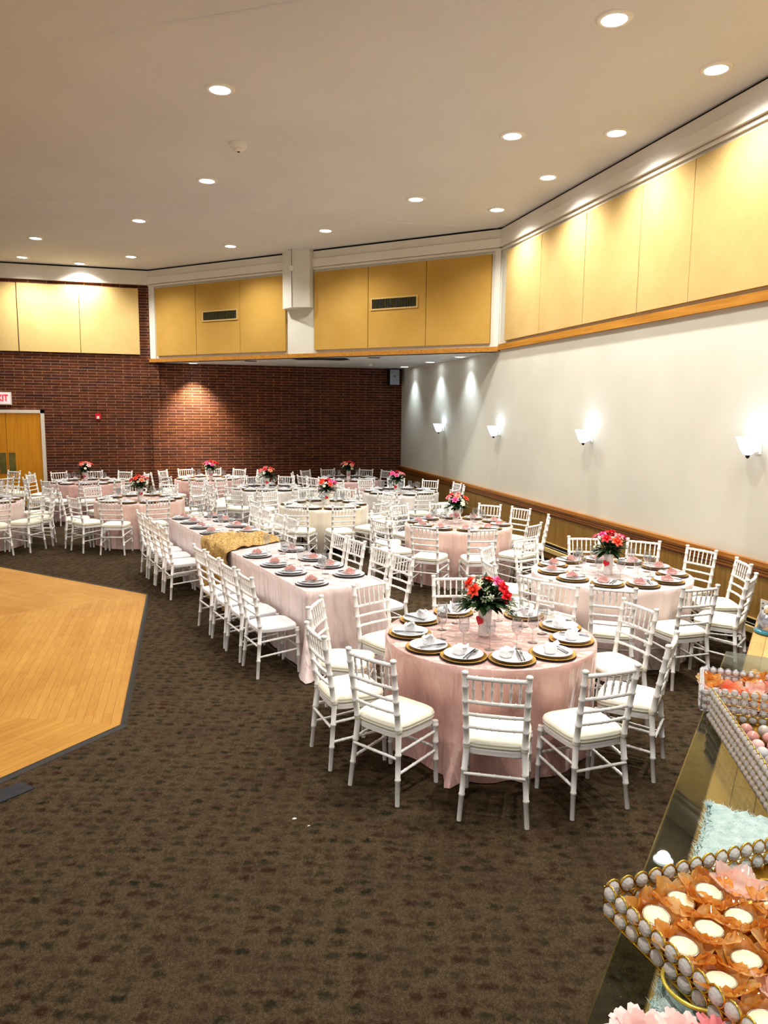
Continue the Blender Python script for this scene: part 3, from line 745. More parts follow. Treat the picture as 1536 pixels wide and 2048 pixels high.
for v in range(3):
    r2 = random.Random(20+v); bb = MB()
    for i in range(46):
        th = r2.uniform(0,2*PI); ph = r2.uniform(.15,1.6); rr = r2.uniform(.02,.10)
        base = (rr*math.cos(th)*math.sin(ph), rr*math.sin(th)*math.sin(ph), .02+rr*math.cos(ph)*.9)
        leaf(bb, base, th-PI/2, ph*.8, r2.uniform(.06,.12), r2.uniform(.03,.05), r2.uniform(.2,.8))
    for i in range(30):
        th = 2*PI*i/30*7+r2.uniform(-.2,.2); ph = r2.uniform(1.0,1.75)
        leaf(bb, (.03*math.cos(th),.03*math.sin(th),.03+.03*r2.random()), th-PI/2, ph, r2.uniform(.10,.15), r2.uniform(.035,.055), r2.uniform(.0,.5))
    for i in range(8):
        th = 2*PI*i/8+r2.uniform(-.3,.3); bb.tube([(0,0,-.06),(.03*math.cos(th),.03*math.sin(th),.03),(.09*math.cos(th),.09*math.sin(th),.12)],.0022,5,0,False)
    FOL.append(bb.mesh('bouquet_foliage', M['leaf']))
bb = MB(); r2 = random.Random(5)
for i in range(9): fern(bb,(0,0,.03),-.9+i*.28+r2.uniform(-.1,.1)-PI/2+.2,r2.uniform(.16,.27),r2.uniform(.06,.16))
for i in range(5): fern(bb,(0,0,.03),1.2+i*.9,r2.uniform(.14,.2),r2.uniform(.03,.10))
FERN = bb.mesh('bouquet_fern', M['fern'])
bb = MB(); prof = [(0,.0),(.040,.0),(.044,.01),(.042,.05),(.043,.10),(.046,.15),(.050,.19),(.047,.19),(.041,.15),(.038,.02),(0,.02)]
vs0 = len(bb.v); bb.lathe(prof,32)
for i, p in enumerate(bb.v):
    k = i % 32
    if k % 2 and .01 < p.z < .18: bb.v[i] = Vector((p.x*.955,p.y*.955,p.z))
VASE = bb.mesh('fluted_vase', M['vase'])
def heart(mat):
    bb = MB(); pts = []
    for i in range(22):
        a = 2*PI*i/22; pts.append((.026*math.sin(a)**3*1.0, .0016*(13*math.cos(a)-5*math.cos(2*a)-2*math.cos(3*a)-math.cos(4*a))))
    bb.prism([(x,y) for x,y in pts][::-1],-.001,.001); return bb.mesh('heart_tag', mat)
HR, HP = heart(M['tag']), heart(M['tagp'])
def centrepiece(x, y, tbl, pal, rot, seed, ferny=False, pink_tag=False, big=1.05):
    v = thing('fluted_vase', f'white fluted vase at the centre of {tbl}', 'vase', (x,y,.767), rot, 'centrepiece vases')
    new('vase_body', VASE, v, scale=(1.05,1.05,1.12))
    aim = math.atan2(-y, -x) - rot + (-.75 if ferny else rnd.uniform(-.5,.4))
    g = new('gift_tag', HP if pink_tag else HR, v, (.057*math.cos(aim), .057*math.sin(aim), .12), rot=(PI/2,.3,aim+PI/2), scale=1.4); g['label'] = 'pink heart tag' if pink_tag else 'red heart tag'
    bq = thing('rose_bouquet', f'bouquet of {pal[0]} roses and white blooms at {tbl}', 'flowers', (x,y,.767+.205), rot, 'centrepiece bouquets')
    new('foliage', FOL[seed%3], bq, scale=1.2*big)
    if ferny: new('fern', FERN, bq, rz=-rot)
    r2 = random.Random(seed); n = 9
    if ferny:
        rv = Vector((math.cos(.42), -math.sin(.42), 0)); tv = Vector((-math.sin(.42), -math.cos(.42), 0))
        for r_, u_, f_, k in ((-.105,.165,-.02,'coral'),(-.075,.130,.06,'coral'),(.077,.180,.0,'hotpink'),(.112,.150,.03,'red'),(.135,.105,.06,'red'),(.02,.17,-.08,'coral'),(-.04,.14,-.11,'pink'),(.10,.10,-.09,'coral')):
            p = rv*r_+tv*f_+Vector((0,0,u_)); q = Vector((0,0,1)).rotation_difference((rv*r_*1.2+tv*(f_+.05)+Vector((0,0,.10))).normalized()).to_euler()
            recolor(new('rose', ROSE, bq, p, rot=q, scale=1.15), M[k])
        for r_, u_, f_ in ((-.046,.185,0),(-.03,.165,.04),(.005,.138,.07),(.03,.15,.04),(-.005,.085,.10),(-.075,.045,.10),(.167,.03,.05),(.15,.0,.07),(.04,.10,.10),(-.11,.08,.05)):
            p = rv*r_+tv*f_+Vector((0,0,u_)); q = Vector((0,0,1)).rotation_difference((rv*r_+tv*(f_+.08)+Vector((0,0,.08))).normalized()).to_euler()
            new('white_flower', WFL, bq, p, rot=q, scale=1.05)
        new('foliage', FOL[1], bq, (0,0,-.005), rz=1.0, scale=1.35)
        return
    for i in range(n):
        th = 2*PI*i*.382*1.0+r2.uniform(-.2,.2); ph = .15+.86*math.sqrt(i/n); rr = .15*big
        p = Vector((rr*1.15*math.sin(ph)*math.cos(th), rr*1.15*math.sin(ph)*math.sin(th), .045+rr*math.cos(ph)))
        d_ = Vector((p.x,p.y,p.z+.02)).normalized(); q = Vector((0,0,1)).rotation_difference(d_).to_euler()
        o = recolor(new('rose', ROSE, bq, p, rot=q, scale=r2.uniform(.95,1.2)), M[pal[1+i%(len(pal)-1)]])
    for i in range(7):
        th = r2.uniform(0,2*PI); ph = r2.uniform(.3,1.35); rr = .14*big
        p = Vector((rr*1.1*math.sin(ph)*math.cos(th), rr*1.1*math.sin(ph)*math.sin(th), .03+rr*math.cos(ph)))
        q = Vector((0,0,1)).rotation_difference(p.normalized()).to_euler()
        new('white_flower', WFL, bq, p, rot=q, scale=r2.uniform(1.0,1.5))

# ------------------------------------------------------------------ round tables
def round_cloth(cx, cy, RR, mat, seed, label, nf=13, flares=(), amp=.06, square=None):
    r2 = random.Random(seed); ph = [r2.uniform(0,6.28) for _ in range(5)]
    NT_, NZ = 144, 15
    def fold(a): w_ = .7*math.sin(nf*a+ph[0]+1.1*math.sin(3*a+ph[1]))+.3*math.sin((nf*2-3)*a+ph[2])+.3*math.sin(5*a+ph[3]); return math.copysign(abs(w_)**.75, w_)
    bb = MB(); vs = []; ztop = .765
    rings = [(.0,0),(.45,0),(.8,0),(.955,0),(.985,.0)]
    for k, _ in rings:
        for i in range(NT_):
            a = 2*PI*i/NT_
            vs.append((k*RR*math.cos(a)*1.0, k*RR*math.sin(a), ztop + (.0008*math.sin(3*a+9*k+ph[0]) if k < .95 else 0)))
    for j in range(NZ):
        s = j/(NZ-1)
        for i in range(NT_):
            a = 2*PI*i/NT_
            if square:
                am = (a-square[0]) % (PI/2)-PI/4; drop = max(.02, square[1]/math.cos(am) - RR) if True else 0
                drop = min(drop, .755); bot = ztop-drop
            else: bot = .006
            z = ztop-.004 + (bot-ztop+.004)*s
            h = (ztop-z)/.76
            w = fold(a)
            r_ = RR*(.999) - amp*min(1,h*2.2)*(.5+.5*w)*(1-.25*h) + .030*h*h*h*(w*.5+.3)
            if square: r_ = RR*1.0 - .03*h*(1+.6*w) 
            for fa, fr, fw in flares:
                da = (a-R(fa)+PI)%(2*PI)-PI; r_ += fr*math.exp(-(da/R(fw))**2)*max(0,(s-.45)/.55)**2.2
            if j == 0: r_ = RR*.996
            vs.append((r_*math.cos(a), r_*math.sin(a), z))
    n = NT_; nr = len(rings)+NZ
    fs = [(j*n+i,j*n+(i+1)%n,(j+1)*n+(i+1)%n,(j+1)*n+i) for j in range(nr-1) for i in range(n)]
    fs = [q[::-1] for q in fs]
    bb.add(vs, fs, True)
    o = new('round_tablecloth', bb.mesh('round_tablecloth', mat), None, (cx,cy,0)); return tag(o, label, 'tablecloth', 'round table cloths')

def posname(k, n, kind):
    """k steps counter-clockwise (to the viewer's right) from the one nearest the viewer"""
    if k == 0: return 'nearest '+kind
    if n % 2 == 0 and k == n//2: return 'farthest '+kind
    o = ['','next','second','third','fourth','fifth','sixth']
    if k <= n//2: return f'{o[k]} right of nearest'
    return f'{o[n-k]} left of nearest'
def table(tid, cx, cy, RR, name, clothlabel, mat, chairs, seed, pal, lod, lvl, charger, napkin, ncol, vase, set_angles=None, set_r=.60, glass_n=None, ferny=False, pink_tag=False, nf=13, flares=(), rmin=None, square=None, amp=.07):
    gname = 'on '+name
    round_cloth(cx, cy, RR, mat, seed, clothlabel, nf, flares, amp, square)
    if square:
        t_ = thing('round_table', 'round folding banquet table under the ivory square cloth', 'table', (cx,cy,0))
        bb = MB(); bb.lathe([(0,.755),(RR-.012,.755),(RR-.012,.73),(0,.73)][::-1],48); new('tabletop', bb.mesh('tabletop', M['oaktrim']), t_)
        for k in range(4):
            a = PI/4+k*PI/2; bb = MB(); bb.tube([(.42*math.cos(a),.42*math.sin(a),.73),(.46*math.cos(a),.46*math.sin(a),0)],.014,8); new('leg', bb.mesh('table_leg', M['chrome']), t_)
    va = math.atan2(-cy,-cx)                                   # direction to the viewer
    rm = rmin or RR+.445
    cs = sorted(((R(c_[0])-va)%(2*PI), c_) for c_ in chairs)
    # index of the nearest chair
    nset = len(chairs) if len(chairs) > 8 else 10
    near = min(range(len(cs)), key=lambda i: min(cs[i][0],2*PI-cs[i][0])); n = len(cs)
    for i, (_, c_) in enumerate(cs):
        a = R(c_[0]); rr = max(rm, c_[1]-.04 if len(c_) > 1 else rm+rnd.uniform(0,.05)); df_ = R(c_[2]) if len(c_) > 2 else rnd.uniform(-.07,.07)
        ox, oy = cx+rr*math.cos(a), cy+rr*math.sin(a); rz = a+PI/2+df_
        ox -= .225*math.sin(rz)*1.0; oy += .225*math.cos(rz)
        k = (i-near) % n
        chair(ox, oy, rz, f'white spindle-back chair with ivory pad at {name}, {posname(k,n,"chair")}', 'chairs around '+name, lod)
    sa = sorted(((R(s_)-va)%(2*PI), R(s_)) for s_ in (set_angles or [chairs[0][0]+i_*360/nset for i_ in range(nset)]))
    near = min(range(len(sa)), key=lambda i: min(sa[i][0],2*PI-sa[i][0])); n = len(sa)
    for i, (_, a) in enumerate(sa):
        k = (i-near) % n; pos = posname(k,n,'setting')
        a2 = a+rnd.uniform(-.02,.02)
        setting(cx+set_r*RR/.76*math.cos(a2)*.95, cy+set_r*RR/.76*math.sin(a2)*.95, .766, a2, name, pos, gname, lvl, charger, napkin, ncol)
        ag = a2+.30; rg = .36+rnd.uniform(-.03,.03)
        o = new('water_goblet', GL, None, (cx+rg*math.cos(ag), cy+rg*math.sin(ag), .766), 0, scale=1.08)
        tag(o, f'clear stemmed goblet at {name}, {pos}', 'glass', 'goblets '+gname)
    centrepiece(vase[0], vase[1], name, pal, rnd.uniform(0,6.28) if not ferny else 0, seed, ferny, pink_tag)

T1 = (2.1,4.83)
table('T1', 2.1, 4.83, .76, 'the front pink table', 'shiny pink satin floor-length cloth on the front round table', M['satinpink'],
  [(249,1.26,-6),(212.5,1.26,2),(281,1.25,-6),(319,1.22,-3),(184,1.30,5),(152,1.33,2),(118,1.30,-2),(82,1.22,-4),(0,1.2,8),(39,1.2,-4)], 11,
  ('coral','coral','red','hotpink','coral','red'), 'near', 1, CHG, NW, 'white', (2.05,4.80), [96,132,168,201.5,231,262,294,330,2,40], .61, ferny=True, nf=8, amp=.12,
  flares=((231,.17,3.6),(266,.05,3.5)))
table('T2', 4.13, 6.5, .79, 'front table along right wall', 'blush satin cloth on the round table beneath the brightest sconce', M['satinblush'],
  [(72,),(42,),(12,),(341,),(307,),(273,1.24,0),(239,),(207,),(175,),(139,),(105,)], 12, ('pink and red','red','hotpink','pink','coral'), 'near', 1, CHG, NP, 'pink', (4.05,6.42), nf=12)
table('T3', 3.75, 9.84, .775, 'middle table along right wall', 'pink satin cloth on the second round table along the right wall', M['satinpale'],
  [(47,1.3),(21,1.28),(338,),(300,),(263,1.3),(229,1.27),(195,),(163,),(115,1.3),(82,1.3)], 13, ('coral and pink','pink','coral','peach','hotpink'), 'near', 1, CHG, NP, 'pink', (3.74,9.92), nf=14)
table('T4', 2.25, 12.33, .765, 'ivory table with hanging corners', 'ivory square cloth with hanging corners on a round table', M['satinivory'],
  [(240,),(274,),(307,),(341,),(14,),(60,),(93,),(130,),(163,),(199,)], 14, ('red','red','coral','hotpink'), 'near', 0, CHG, NWF, 'white', (2.32,12.38), square=(R(256),1.13))
table('T5', 4.10, 14.02, .765, 'back table along right wall', 'silvery satin cloth on the third round table along right wall', M['satinsilver'],
  [(275,),(307,),(340,),(8,),(44,),(78,),(110,),(145,),(196,),(243,)], 15, ('red','red','hotpink','pink'), 'far', 0, CHG, NWF, 'white', (3.98,13.9))
table('T6', 3.65, 16.85, .765, 'table in far brick corner', 'rosy satin cloth on the round table in the far corner', M['satinrose'],
  [(277,),(311,),(345,),(30,),(57,),(101,),(133,),(170,),(205,),(236,)], 16, ('red and pink','red','pink','peach'), 'far', 0, CHG, NWF, 'white', (3.63,16.7), pink_tag=True)
table('T7', 1.62, 15.12, .765, 'brick-wall table behind long table', 'silvery satin cloth on the round table behind the long table', M['satinsilver'],
  [(262,),(292,),(232,),(199,),(165,),(135,),(98,),(66,),(36,),(332,)], 17, ('pink','pink','coral','peach','red'), 'far', 0, CHG, NWF, 'white', (1.60,15.2))
table('T8', .50, 17.4, .765, 'table below the lit brick', 'rosy satin cloth on the round table below the lit bricks', M['satinrose'],
  [(145,),(114,),(83,),(52,),(18,),(334,),(300,),(258,),(222,),(184,)], 18, ('red and peach','red','peach','hotpink'), 'far', 0, CHG, NWF, 'white', (.55,17.22), pink_tag=True)
table('T9', -.8, 13.65, .77, 'pink table by dance floor', 'pink satin cloth on the round table left of long table', M['satinpale'],
  [(252,),(286,),(218,),(190,),(322,),(355,),(38,),(68,),(100,),(134,)], 19, ('coral pink','coral','pink','peach','coral'), 'far', 0, CHG, NWF, 'white', (-.78,13.5))
table('T10', -2.06, 17.0, .765, 'table below red fire alarm', 'deep pink satin cloth on the round table below the alarm', M['satinrose'],
  [(125,),(160,),(206,),(243,),(278,),(308,),(345,),(15,),(56,),(90,)], 20, ('peach','peach','coral','pink','pale'), 'far', 0, CHG, NWF, 'white', (-2.1,17.1), pink_tag=True)
table('T11', -3.48, 13.75, .765, 'table at left frame edge', 'pale blush cloth on the round table cut by frame', M['satinblush'],
  [(270,),(300,),(330,),(358,),(36,),(70,)], 21, ('pink','pink','coral'), 'far', 0, CHG, NWF, 'white', (-3.48,13.75))
table('T12', -4.58, 17.45, .765, 'table before the wooden doors', 'white cloth on the round table before the doors', M['satinsilver'],
  [(52,),(17,),(322,),(288,)], 22, ('pink','pink','coral'), 'far', 0, CHG, NWF, 'white', (-4.43,17.35))

# ------------------------------------------------------------------ long table
LO = Vector((1.0,6.38,0)); LD = Vector((-.2527,.9675,0)); LW = Vector((.9675,.2527,0)); LLEN, LWID = 5.02, .79
XL_ = Matrix(((LW.x,LD.x,0,LO.x),(LW.y,LD.y,0,LO.y),(0,0,1,0),(0,0,0,1)))       # local x across, y along, z up
def rect_perim(n):
    """points of a rounded rectangle perimeter with outward normals"""
    rc = .025; out = []
    segs = [((rc,0),(LWID-rc,0),(0,-1)),((LWID,rc),(LWID,LLEN-rc),(1,0)),((LWID-rc,LLEN),(rc,LLEN),(0,1)),((0,LLEN-rc),(0,rc),(-1,0))]
    cs = [(LWID-rc,rc,-PI/2),(LWID-rc,LLEN-rc,0),(rc,LLEN-rc,PI/2),(rc,rc,PI)]
    for (p, q, nn_), (ccx,ccy,a0) in zip(segs, cs):
        l = math.hypot(q[0]-p[0],q[1]-p[1]); m_ = max(6,int(l/.05))
        for i in range(m_): f = i/m_; out.append((p[0]+(q[0]-p[0])*f, p[1]+(q[1]-p[1])*f, *nn_, 0))
        for i in range(7): a = a0+PI/2*i/6; out.append((ccx+rc*math.cos(a), ccy+rc*math.sin(a), math.cos(a), math.sin(a), 1-abs(i-3)/3*.6))
    return out
per = rect_perim(0); n = len(per); bb = MB(); vs = []; NZ = 12; r2 = random.Random(4)
cen = (LWID/2, LLEN/2)
acc = 0; ss = []
for i in range(n):
    if i: acc += math.hypot(per[i][0]-per[i-1][0], per[i][1]-per[i-1][1])
    ss.append(acc)
for k in (0,.5,.9,.985):
    for x, y, nx, ny, c_ in per:
        vs.append((cen[0]+(x-cen[0])*k, cen[1]+(y-cen[1])*(k if k < .9 else 1-(1-k)*.12), .765))
for j in range(NZ):
    s = j/(NZ-1)
    for i, (x, y, nx, ny, c_) in enumerate(per):
        f = .012*math.sin(ss[i]*7+1.3*math.sin(ss[i]*2.1))+.008*math.sin(ss[i]*17+2)
        side = abs(nx) > .9
        o_ = (f-.02 if side else f*1.6)*min(1,s*1.8) + .10*c_*s*s*(1 if y < 1 else .2)
        if ny < -.9: o_ = .03*math.sin(x*9+.6)*s+.02*s
        if c_ and y < 1: o_ += .2*c_*s**2.2
        vs.append((x+nx*o_*(.6 if c_ and y < 1 else 1), y+ny*o_*(1.3 if c_ else 1), .763+(.008-.763)*s))
nr = 4+NZ; fs = [(j*n+i,(j+1)*n+i,(j+1)*n+(i+1)%n,j*n+(i+1)%n) for j in range(nr-1) for i in range(n)]
bb.add(vs, fs, True, 0, XL_)
tag(new('long_tablecloth', bb.mesh('long_tablecloth', M['satinblush'])), 'pale blush satin cloth covering the long banquet table', 'tablecloth')
# gold sequin runner
def runner(u, v):
    # u along the table, v from the left floor over the top to the right side
    hl, hr = .72, .42; tot = hl+LWID+hr; q = v*tot
    t0 = 2.08+.35*max(0,min(1,(q-hl)/LWID)); t1 = 3.22-.2*max(0,min(1,(q-hl)/LWID))
    y = t0+(t1-t0)*u; cr = .018*noise.noise(Vector((u*9,v*14,2.0)))+.014*math.sin(u*31+4*math.sin(v*11))+.011*math.sin(u*19+v*29)+.006*math.sin(u*53-v*41)
    e = .006
    if q < hl:
        h = (hl-q)/hl; sq = 1-.28*h*1.0; y = (t0+t1)/2-.05*h+(y-(t0+t1)/2)*sq
        return (-.026-e-abs(cr)*1.0-.014*h-.012*math.sin(u*24), y, .772-(hl-q))
    if q < hl+LWID:
        x = q-hl; return (x-.008 if x < .03 else x, y, .7715+e+abs(cr)*1.6*(.3+.7*min(1,min(x,LWID-x)*8)))
    return (LWID+.026+e+abs(cr), y, .772-(q-hl-LWID))
bb = MB(); bb.grid(runner,48,64,X=XL_)
tag(new('table_runner', bb.mesh('table_runner', M['sequin'])), 'crumpled gold sequin runner draped across the long table', 'table runner')
def lpos(s, t_): return XL_ @ Vector((s,t_,0))
aL = math.atan2(-LW.y,-LW.x); aR = math.atan2(LW.y,LW.x)
o5 = ['nearest','second','third','fourth','fifth','sixth','seventh','farthest']
for side, ts, aa in (('left',[.28,.77,1.24,1.74,3.38,3.84,4.28,4.76],aL),('right',[.40,.86,1.42,1.86,3.30,3.76,4.30,4.76],aR)):
    for i, t_ in enumerate(ts):
        s_ = (-.425 if side == 'left' else LWID+.43)
        p = lpos(s_, t_); rz = aa+PI/2+rnd.uniform(-.03,.03)
        w_ = o5[i] if i in (0,7) else o5[i]+' from front'
        chair(p.x-.225*math.sin(rz), p.y+.225*math.cos(rz), rz, f"white spindle-back chair with bare seat on the long table's {side} side, {w_}", f'chairs on the {side} side of the long table', 'near', False)
for side, ts, aa, s_ in (('left',[.24,.74,1.16,1.70,3.40,3.88,4.38,4.84],aL,.17),('right',[.41,.87,1.27,1.85,3.32,3.80,4.38,4.84],aR,.64)):
    for i, t_ in enumerate(ts):
        p = lpos(s_, t_); pos = f"{side} row, "+(o5[i] if i in (0,7) else o5[i]+' from front')
        setting(p.x, p.y, .7665, aa, 'long table', pos, 'on the long table', 1, CHS, NP, 'pink')
        pg = lpos(.34 if side == 'left' else .46, t_+.16+rnd.uniform(-.03,.03)); 
        if 2.0 < t_+.16 < 3.3: pg = lpos(.34 if side == 'left' else .46, t_-.16)
        tag(new('water_goblet', GL, None, (pg.x,pg.y,.767), 0, scale=1.08), f'clear stemmed goblet on the long table, {pos}', 'glass', 'goblets on the long table')

# ------------------------------------------------------------------ stage and crystal display in the lower right
b = MB(); e_ = -.385
poly = [(4.31,4.72),(4.30+.05,4.735),(W-.08,4.735),(W-.08,-2.4),(-2.4+e_,-2.4)]
poly = [(-2.4+e_,-2.4),(W-.08,-2.4),(W-.08,4.735),(4.40,4.735),(4.33,4.715),(4.31,4.695)]
n = len(poly); c45 = math.sqrt(.5)
vs = [(x,y,.8) for x,y in poly]
b.add(vs, [tuple(range(n))], False, 0, uv=[[((x-y)*c45,(x+y)*c45) for x,y in poly]])
b.add([(x,y,0) for x,y in poly]+vs, [(i,(i+1)%n,n+(i+1)%n,n+i) for i in range(n)], False, 1)
struct('floor.001', b, [M['stagewood'],M['rubber']], 'raised wooden stage boards under the glass display table', 'stage')
ZG = 1.56
gt = thing('glass_table', 'clear glass-topped table holding the crystal trays', 'table', (1.1,1.1,.8))
ga = Vector((c45,c45,0)); gn = Vector((c45,-c45,0)); g0 = Vector((.40,.688,0)); GLn, GWd = 1.95, .78
XG = Matrix(((ga.x,gn.x,0,g0.x),(ga.y,gn.y,0,g0.y),(0,0,1,0),(0,0,0,1)))     # local x along the edge, y inward
XGi = Matrix.Translation((-1.1,-1.1,-.8)) @ XG
def gpt(s_, q, z): v = XG @ Vector((s_,q,0)); return Vector((v.x,v.y,z))
bb = MB(); bb.box((0,0,ZG-.012),(GLn,GWd,ZG),0,XGi); new('glass_top', bb.mesh('glass_top', M['tableglass']), gt)
for s_ in (.35,GLn-.3):
    for q in (.3,GWd-.1):
        bb = MB(); bb.tube([XGi @ Vector((s_,q,.8)), XGi @ Vector((s_,q,ZG-.012))],.014,10); new('leg', bb.mesh('table_leg', M['chrome']), gt)
# shag mat
def inpt(x, y): 
    v = XG.inverted() @ Vector((x,y,0)); return v.x, v.y
bb = MB(); nu, nv = 70, 34; l0, l1, w0, w1 = .02, .80, .075, .62
r2 = random.Random(9)
hh = {}
def shag(u, v):
    s_ = l0+(l1-l0)*u; q = w0+(w1-w0)*v
    j = .004
    e = 1 if 0 < u < 1 and 0 < v < 1 else 0
    return (s_+r2.uniform(-j,j)*1.2, q+r2.uniform(-j,j)*1.2, ZG+.003+e*(.010+r2.uniform(0,.012)))
bb.grid(shag,nu,nv,X=XG)
for i in range(2600):
    s_ = r2.uniform(l0,l1); q = r2.uniform(w0,w1)
    if r2.random() < .25: q = w0+abs(r2.gauss(0,.008))
    if r2.random() < .15: s_ = l1-abs(r2.gauss(0,.008))
    a = r2.uniform(0,6.28); L = r2.uniform(.010,.02); dx, dy = L*math.cos(a), L*math.sin(a)
    if q-w0 < .01: dy = -abs(dy)*.7
    w_ = .0016; p0 = Vector((s_,q,ZG+.012)); p1 = p0+Vector((dx,dy,.007)); sd_ = Vector((-dy,dx,0)).normalized()*w_
    bb.add([p0-sd_,p0+sd_,p1],[(0,1,2)],True,0,XG)
tag(new('shag_mat', bb.mesh('shag_mat', M['shag'])), 'pale blue shaggy mat lying on the glass table', 'mat')

# crystal trays
def bead_mesh(r, mats):
    bb = MB(); pr = [(math.sin(PI*i/6)*r, -math.cos(PI*i/6)*r*.8) for i in range(7)]
    bb.lathe(pr,10,0,Matrix.Rotation(PI/2,4,'X'),False)
    bb.tube([(r*1.12*math.cos(2*PI*i/14),0,r*1.12*math.sin(2*PI*i/14)) for i in range(14)],r*.13,5,1,False,closed=True)
    return bb.mesh('crystal_bead', mats)
def tray(name, label, corner, e1, e2, L1, L2, z0, rows, sp, bead, mats_wire, floor_mat, far_rows=None, stuff=False):
    """corner: bottom left corner; e1 to the right, e2 toward the viewer; the two visible sides carry individual beads"""
    c0 = Vector((*corner,0)); e1 = Vector((*e1,0)).normalized(); e2 = Vector((*e2,0)).normalized()
    t_ = thing(name, label, 'tray', (corner[0],corner[1],z0))
    H = rows*sp+.004
    def P(a, b_, z): return e1*a+e2*b_+Vector((0,0,z))
    bb = MB(); bb.add([P(0,0,.006),P(L1,0,.006),P(L1,L2,.006),P(0,L2,.006),P(0,0,.0),P(L1,0,.0),P(L1,L2,.0),P(0,L2,.0)],[(0,1,2,3),(7,6,5,4),(0,4,5,1),(1,5,6,2),(2,6,7,3),(3,7,4,0)]); new('tray_base', bb.mesh('tray_base', floor_mat), t_)
    bb = MB()
    for z in (.003,):
        q = [P(0,0,z),P(L1,0,z),P(L1,L2,z),P(0,L2,z)]
        for i in range(4): bb.tube([q[i],q[(i+1)%4]],.0018,6)
    for z in [k*sp+.004 for k in range(1,rows)]:
        q = [P(0,0,z),P(L1,0,z),P(L1,L2,z),P(0,L2,z)]
        for i in range(4): bb.tube([q[i],q[(i+1)%4]],.0009,5)
    for q in (P(0,0,0),P(L1,0,0),P(L1,L2,0),P(0,L2,0)): bb.tube([q,q+Vector((0,0,H-.008))],.0018,6)
    new('wire_frame', bb.mesh('wire_frame', mats_wire), t_)
    cnt = 0; bb = MB(); r_ = sp*.44
    def ball(p, a): bb.lathe([(math.sin(PI*q/4)*r_,-math.cos(PI*q/4)*r_) for q in range(5)],7,0,Matrix.Translation(p),False)
    for L, d_, o_ in ((L2,e2,Vector()),(L1,e1,Vector()),(L1,e1,e2*L2),(L2,e2,e1*L1)):
        n_ = int(L/sp); ang = math.atan2(d_.y,d_.x)
        for k in range(rows):
            for i in range(n_):
                p = o_+d_*((i+.5)*L/n_)+Vector((0,0,.004+(k+.5)*sp))
                if o_.length == 0 and cnt < 99: new('crystal_bead', bead, t_, p, ang); cnt += 1
                else: ball(p, ang)
    o = new('bead_rows', bb.mesh('bead_rows', M['crystal']), t_); o['kind'] = 'stuff'
    return t_
BA = bead_mesh(.0118, [M['crystal'],M['gold']]); BB = bead_mesh(.0105, [M['crystal'],M['gold']]); BC = bead_mesh(.009, [M['crystalw'],M['silver']])
ZM = ZG+.024
tray('crystal_tray','nearest crystal bead tray filled with amber flower candle holders',(.618,.940),(.993,.117),(.10,-.995),.42,.40,ZM,2,.0265,BA,M['gold'],M['brass'])
tray('crystal_tray','middle gold-wired crystal bead tray holding rose pearls',(1.325,1.585),(.81,-.585),(-.42,-.908),.42,.50,ZG+.001,4,.0225,BB,M['gold'],M['brass'])
tray('crystal_tray','farthest bright crystal tray heaped with coral flower holders',(1.47,1.80),(.78,-.62),(-.62,-.78),.40,.20,ZG+.001,3,.02,BC,M['silver'],M['silver'])
# flower candle holders
def holder_mesh(mat):
    bb = MB(); r2 = random.Random(2)
    bb.lathe([(0,.0),(.018,.0),(.022,.006),(.022,.012),(.0,.013)],14)
    for layer, (n_, tl, L, w_) in enumerate(((6,.50,.040,.038),(5,.24,.029,.034))):
        for k in range(n_):
            az = 2*PI*k/n_+layer*.4
            def f(u, v, tl=tl, L=L, w_=w_):
                ww = w_*math.sqrt(max(.03,1-((v-.5)/.56)**2)); x = (u-.5)*ww; a = tl*(1+.45*v)
                return (x, .015+L*v*math.sin(a)+.007*(1-(2*u-1)**2), .005+L*v*math.cos(a)*.8+.0018*math.sin(u*16+k)*v)
            bb.grid(f,9,8,X=Matrix.Rotation(az,4,'Z'))
    return bb.mesh('flower_candle_holder', mat)
HA, HC, HB = holder_mesh(M['amber']), holder_mesh(M['coralac']), holder_mesh(M['blushac'])
TLW = MB().lathe([(0,.013),(.0165,.0135),(.0182,.012),(.0185,.0)][::-1],24).mesh('wax', M['wax'])
TLC = MB().lathe([(0,0),(.019,0),(.0195,.0125),(.0187,.0125),(.0183,.004)],24).mesh('tealight_cup', M['alu'])
def holder(x, y, z, me_, nm, label, tl, grp, rx=0, ry=0, rz=0, sc=1):
    o = new('flower_candle_holder', me_, None, (x,y,z), rot=(rx,ry,rz), scale=sc); tag(o, label, 'candle holder', grp)
    if tl:
        q = o.rotation_euler.to_matrix() @ Vector((0,0,.007*sc))
        c_ = thing('tealight', tl, 'candle', Vector((x,y,z))+q, 0, 'tealights in the amber holders'); c_.rotation_euler = (rx,ry,rz); c_.scale = (1.05,)*3
        new('metal_cup', TLC, c_); new('wax', TLW, c_)
zA = ZM+.020
holders = [(.655,.885,'at its left corner'),(.712,.905,'second along the far rim'),(.768,.912,'third along the far rim'),
 (.828,.915,'fourth along the far rim'),(.652,.818,'second from left corner on the near-left side'),(.660,.748,'third from left corner on the near-left side'),
 (.668,.678,'fourth from left corner on the near-left side'),(.712,.838,'just inside the left corner'),(.722,.772,'middle of the second row'),
 (.728,.704,'near end of the second row'),(.775,.848,'far end of the third row'),(.785,.780,'middle of the third row'),(.790,.712,'near end of the third row'),
 (.838,.850,'far end of the fourth row'),(.846,.782,'middle of the fourth row'),(.852,.714,'near end of the fourth row'),(.905,.860,'far end at the right edge'),(.910,.790,'at the right edge, middle'),
 (.735,.636,'nearest of the second row'),(.800,.644,'nearest of the third row')]
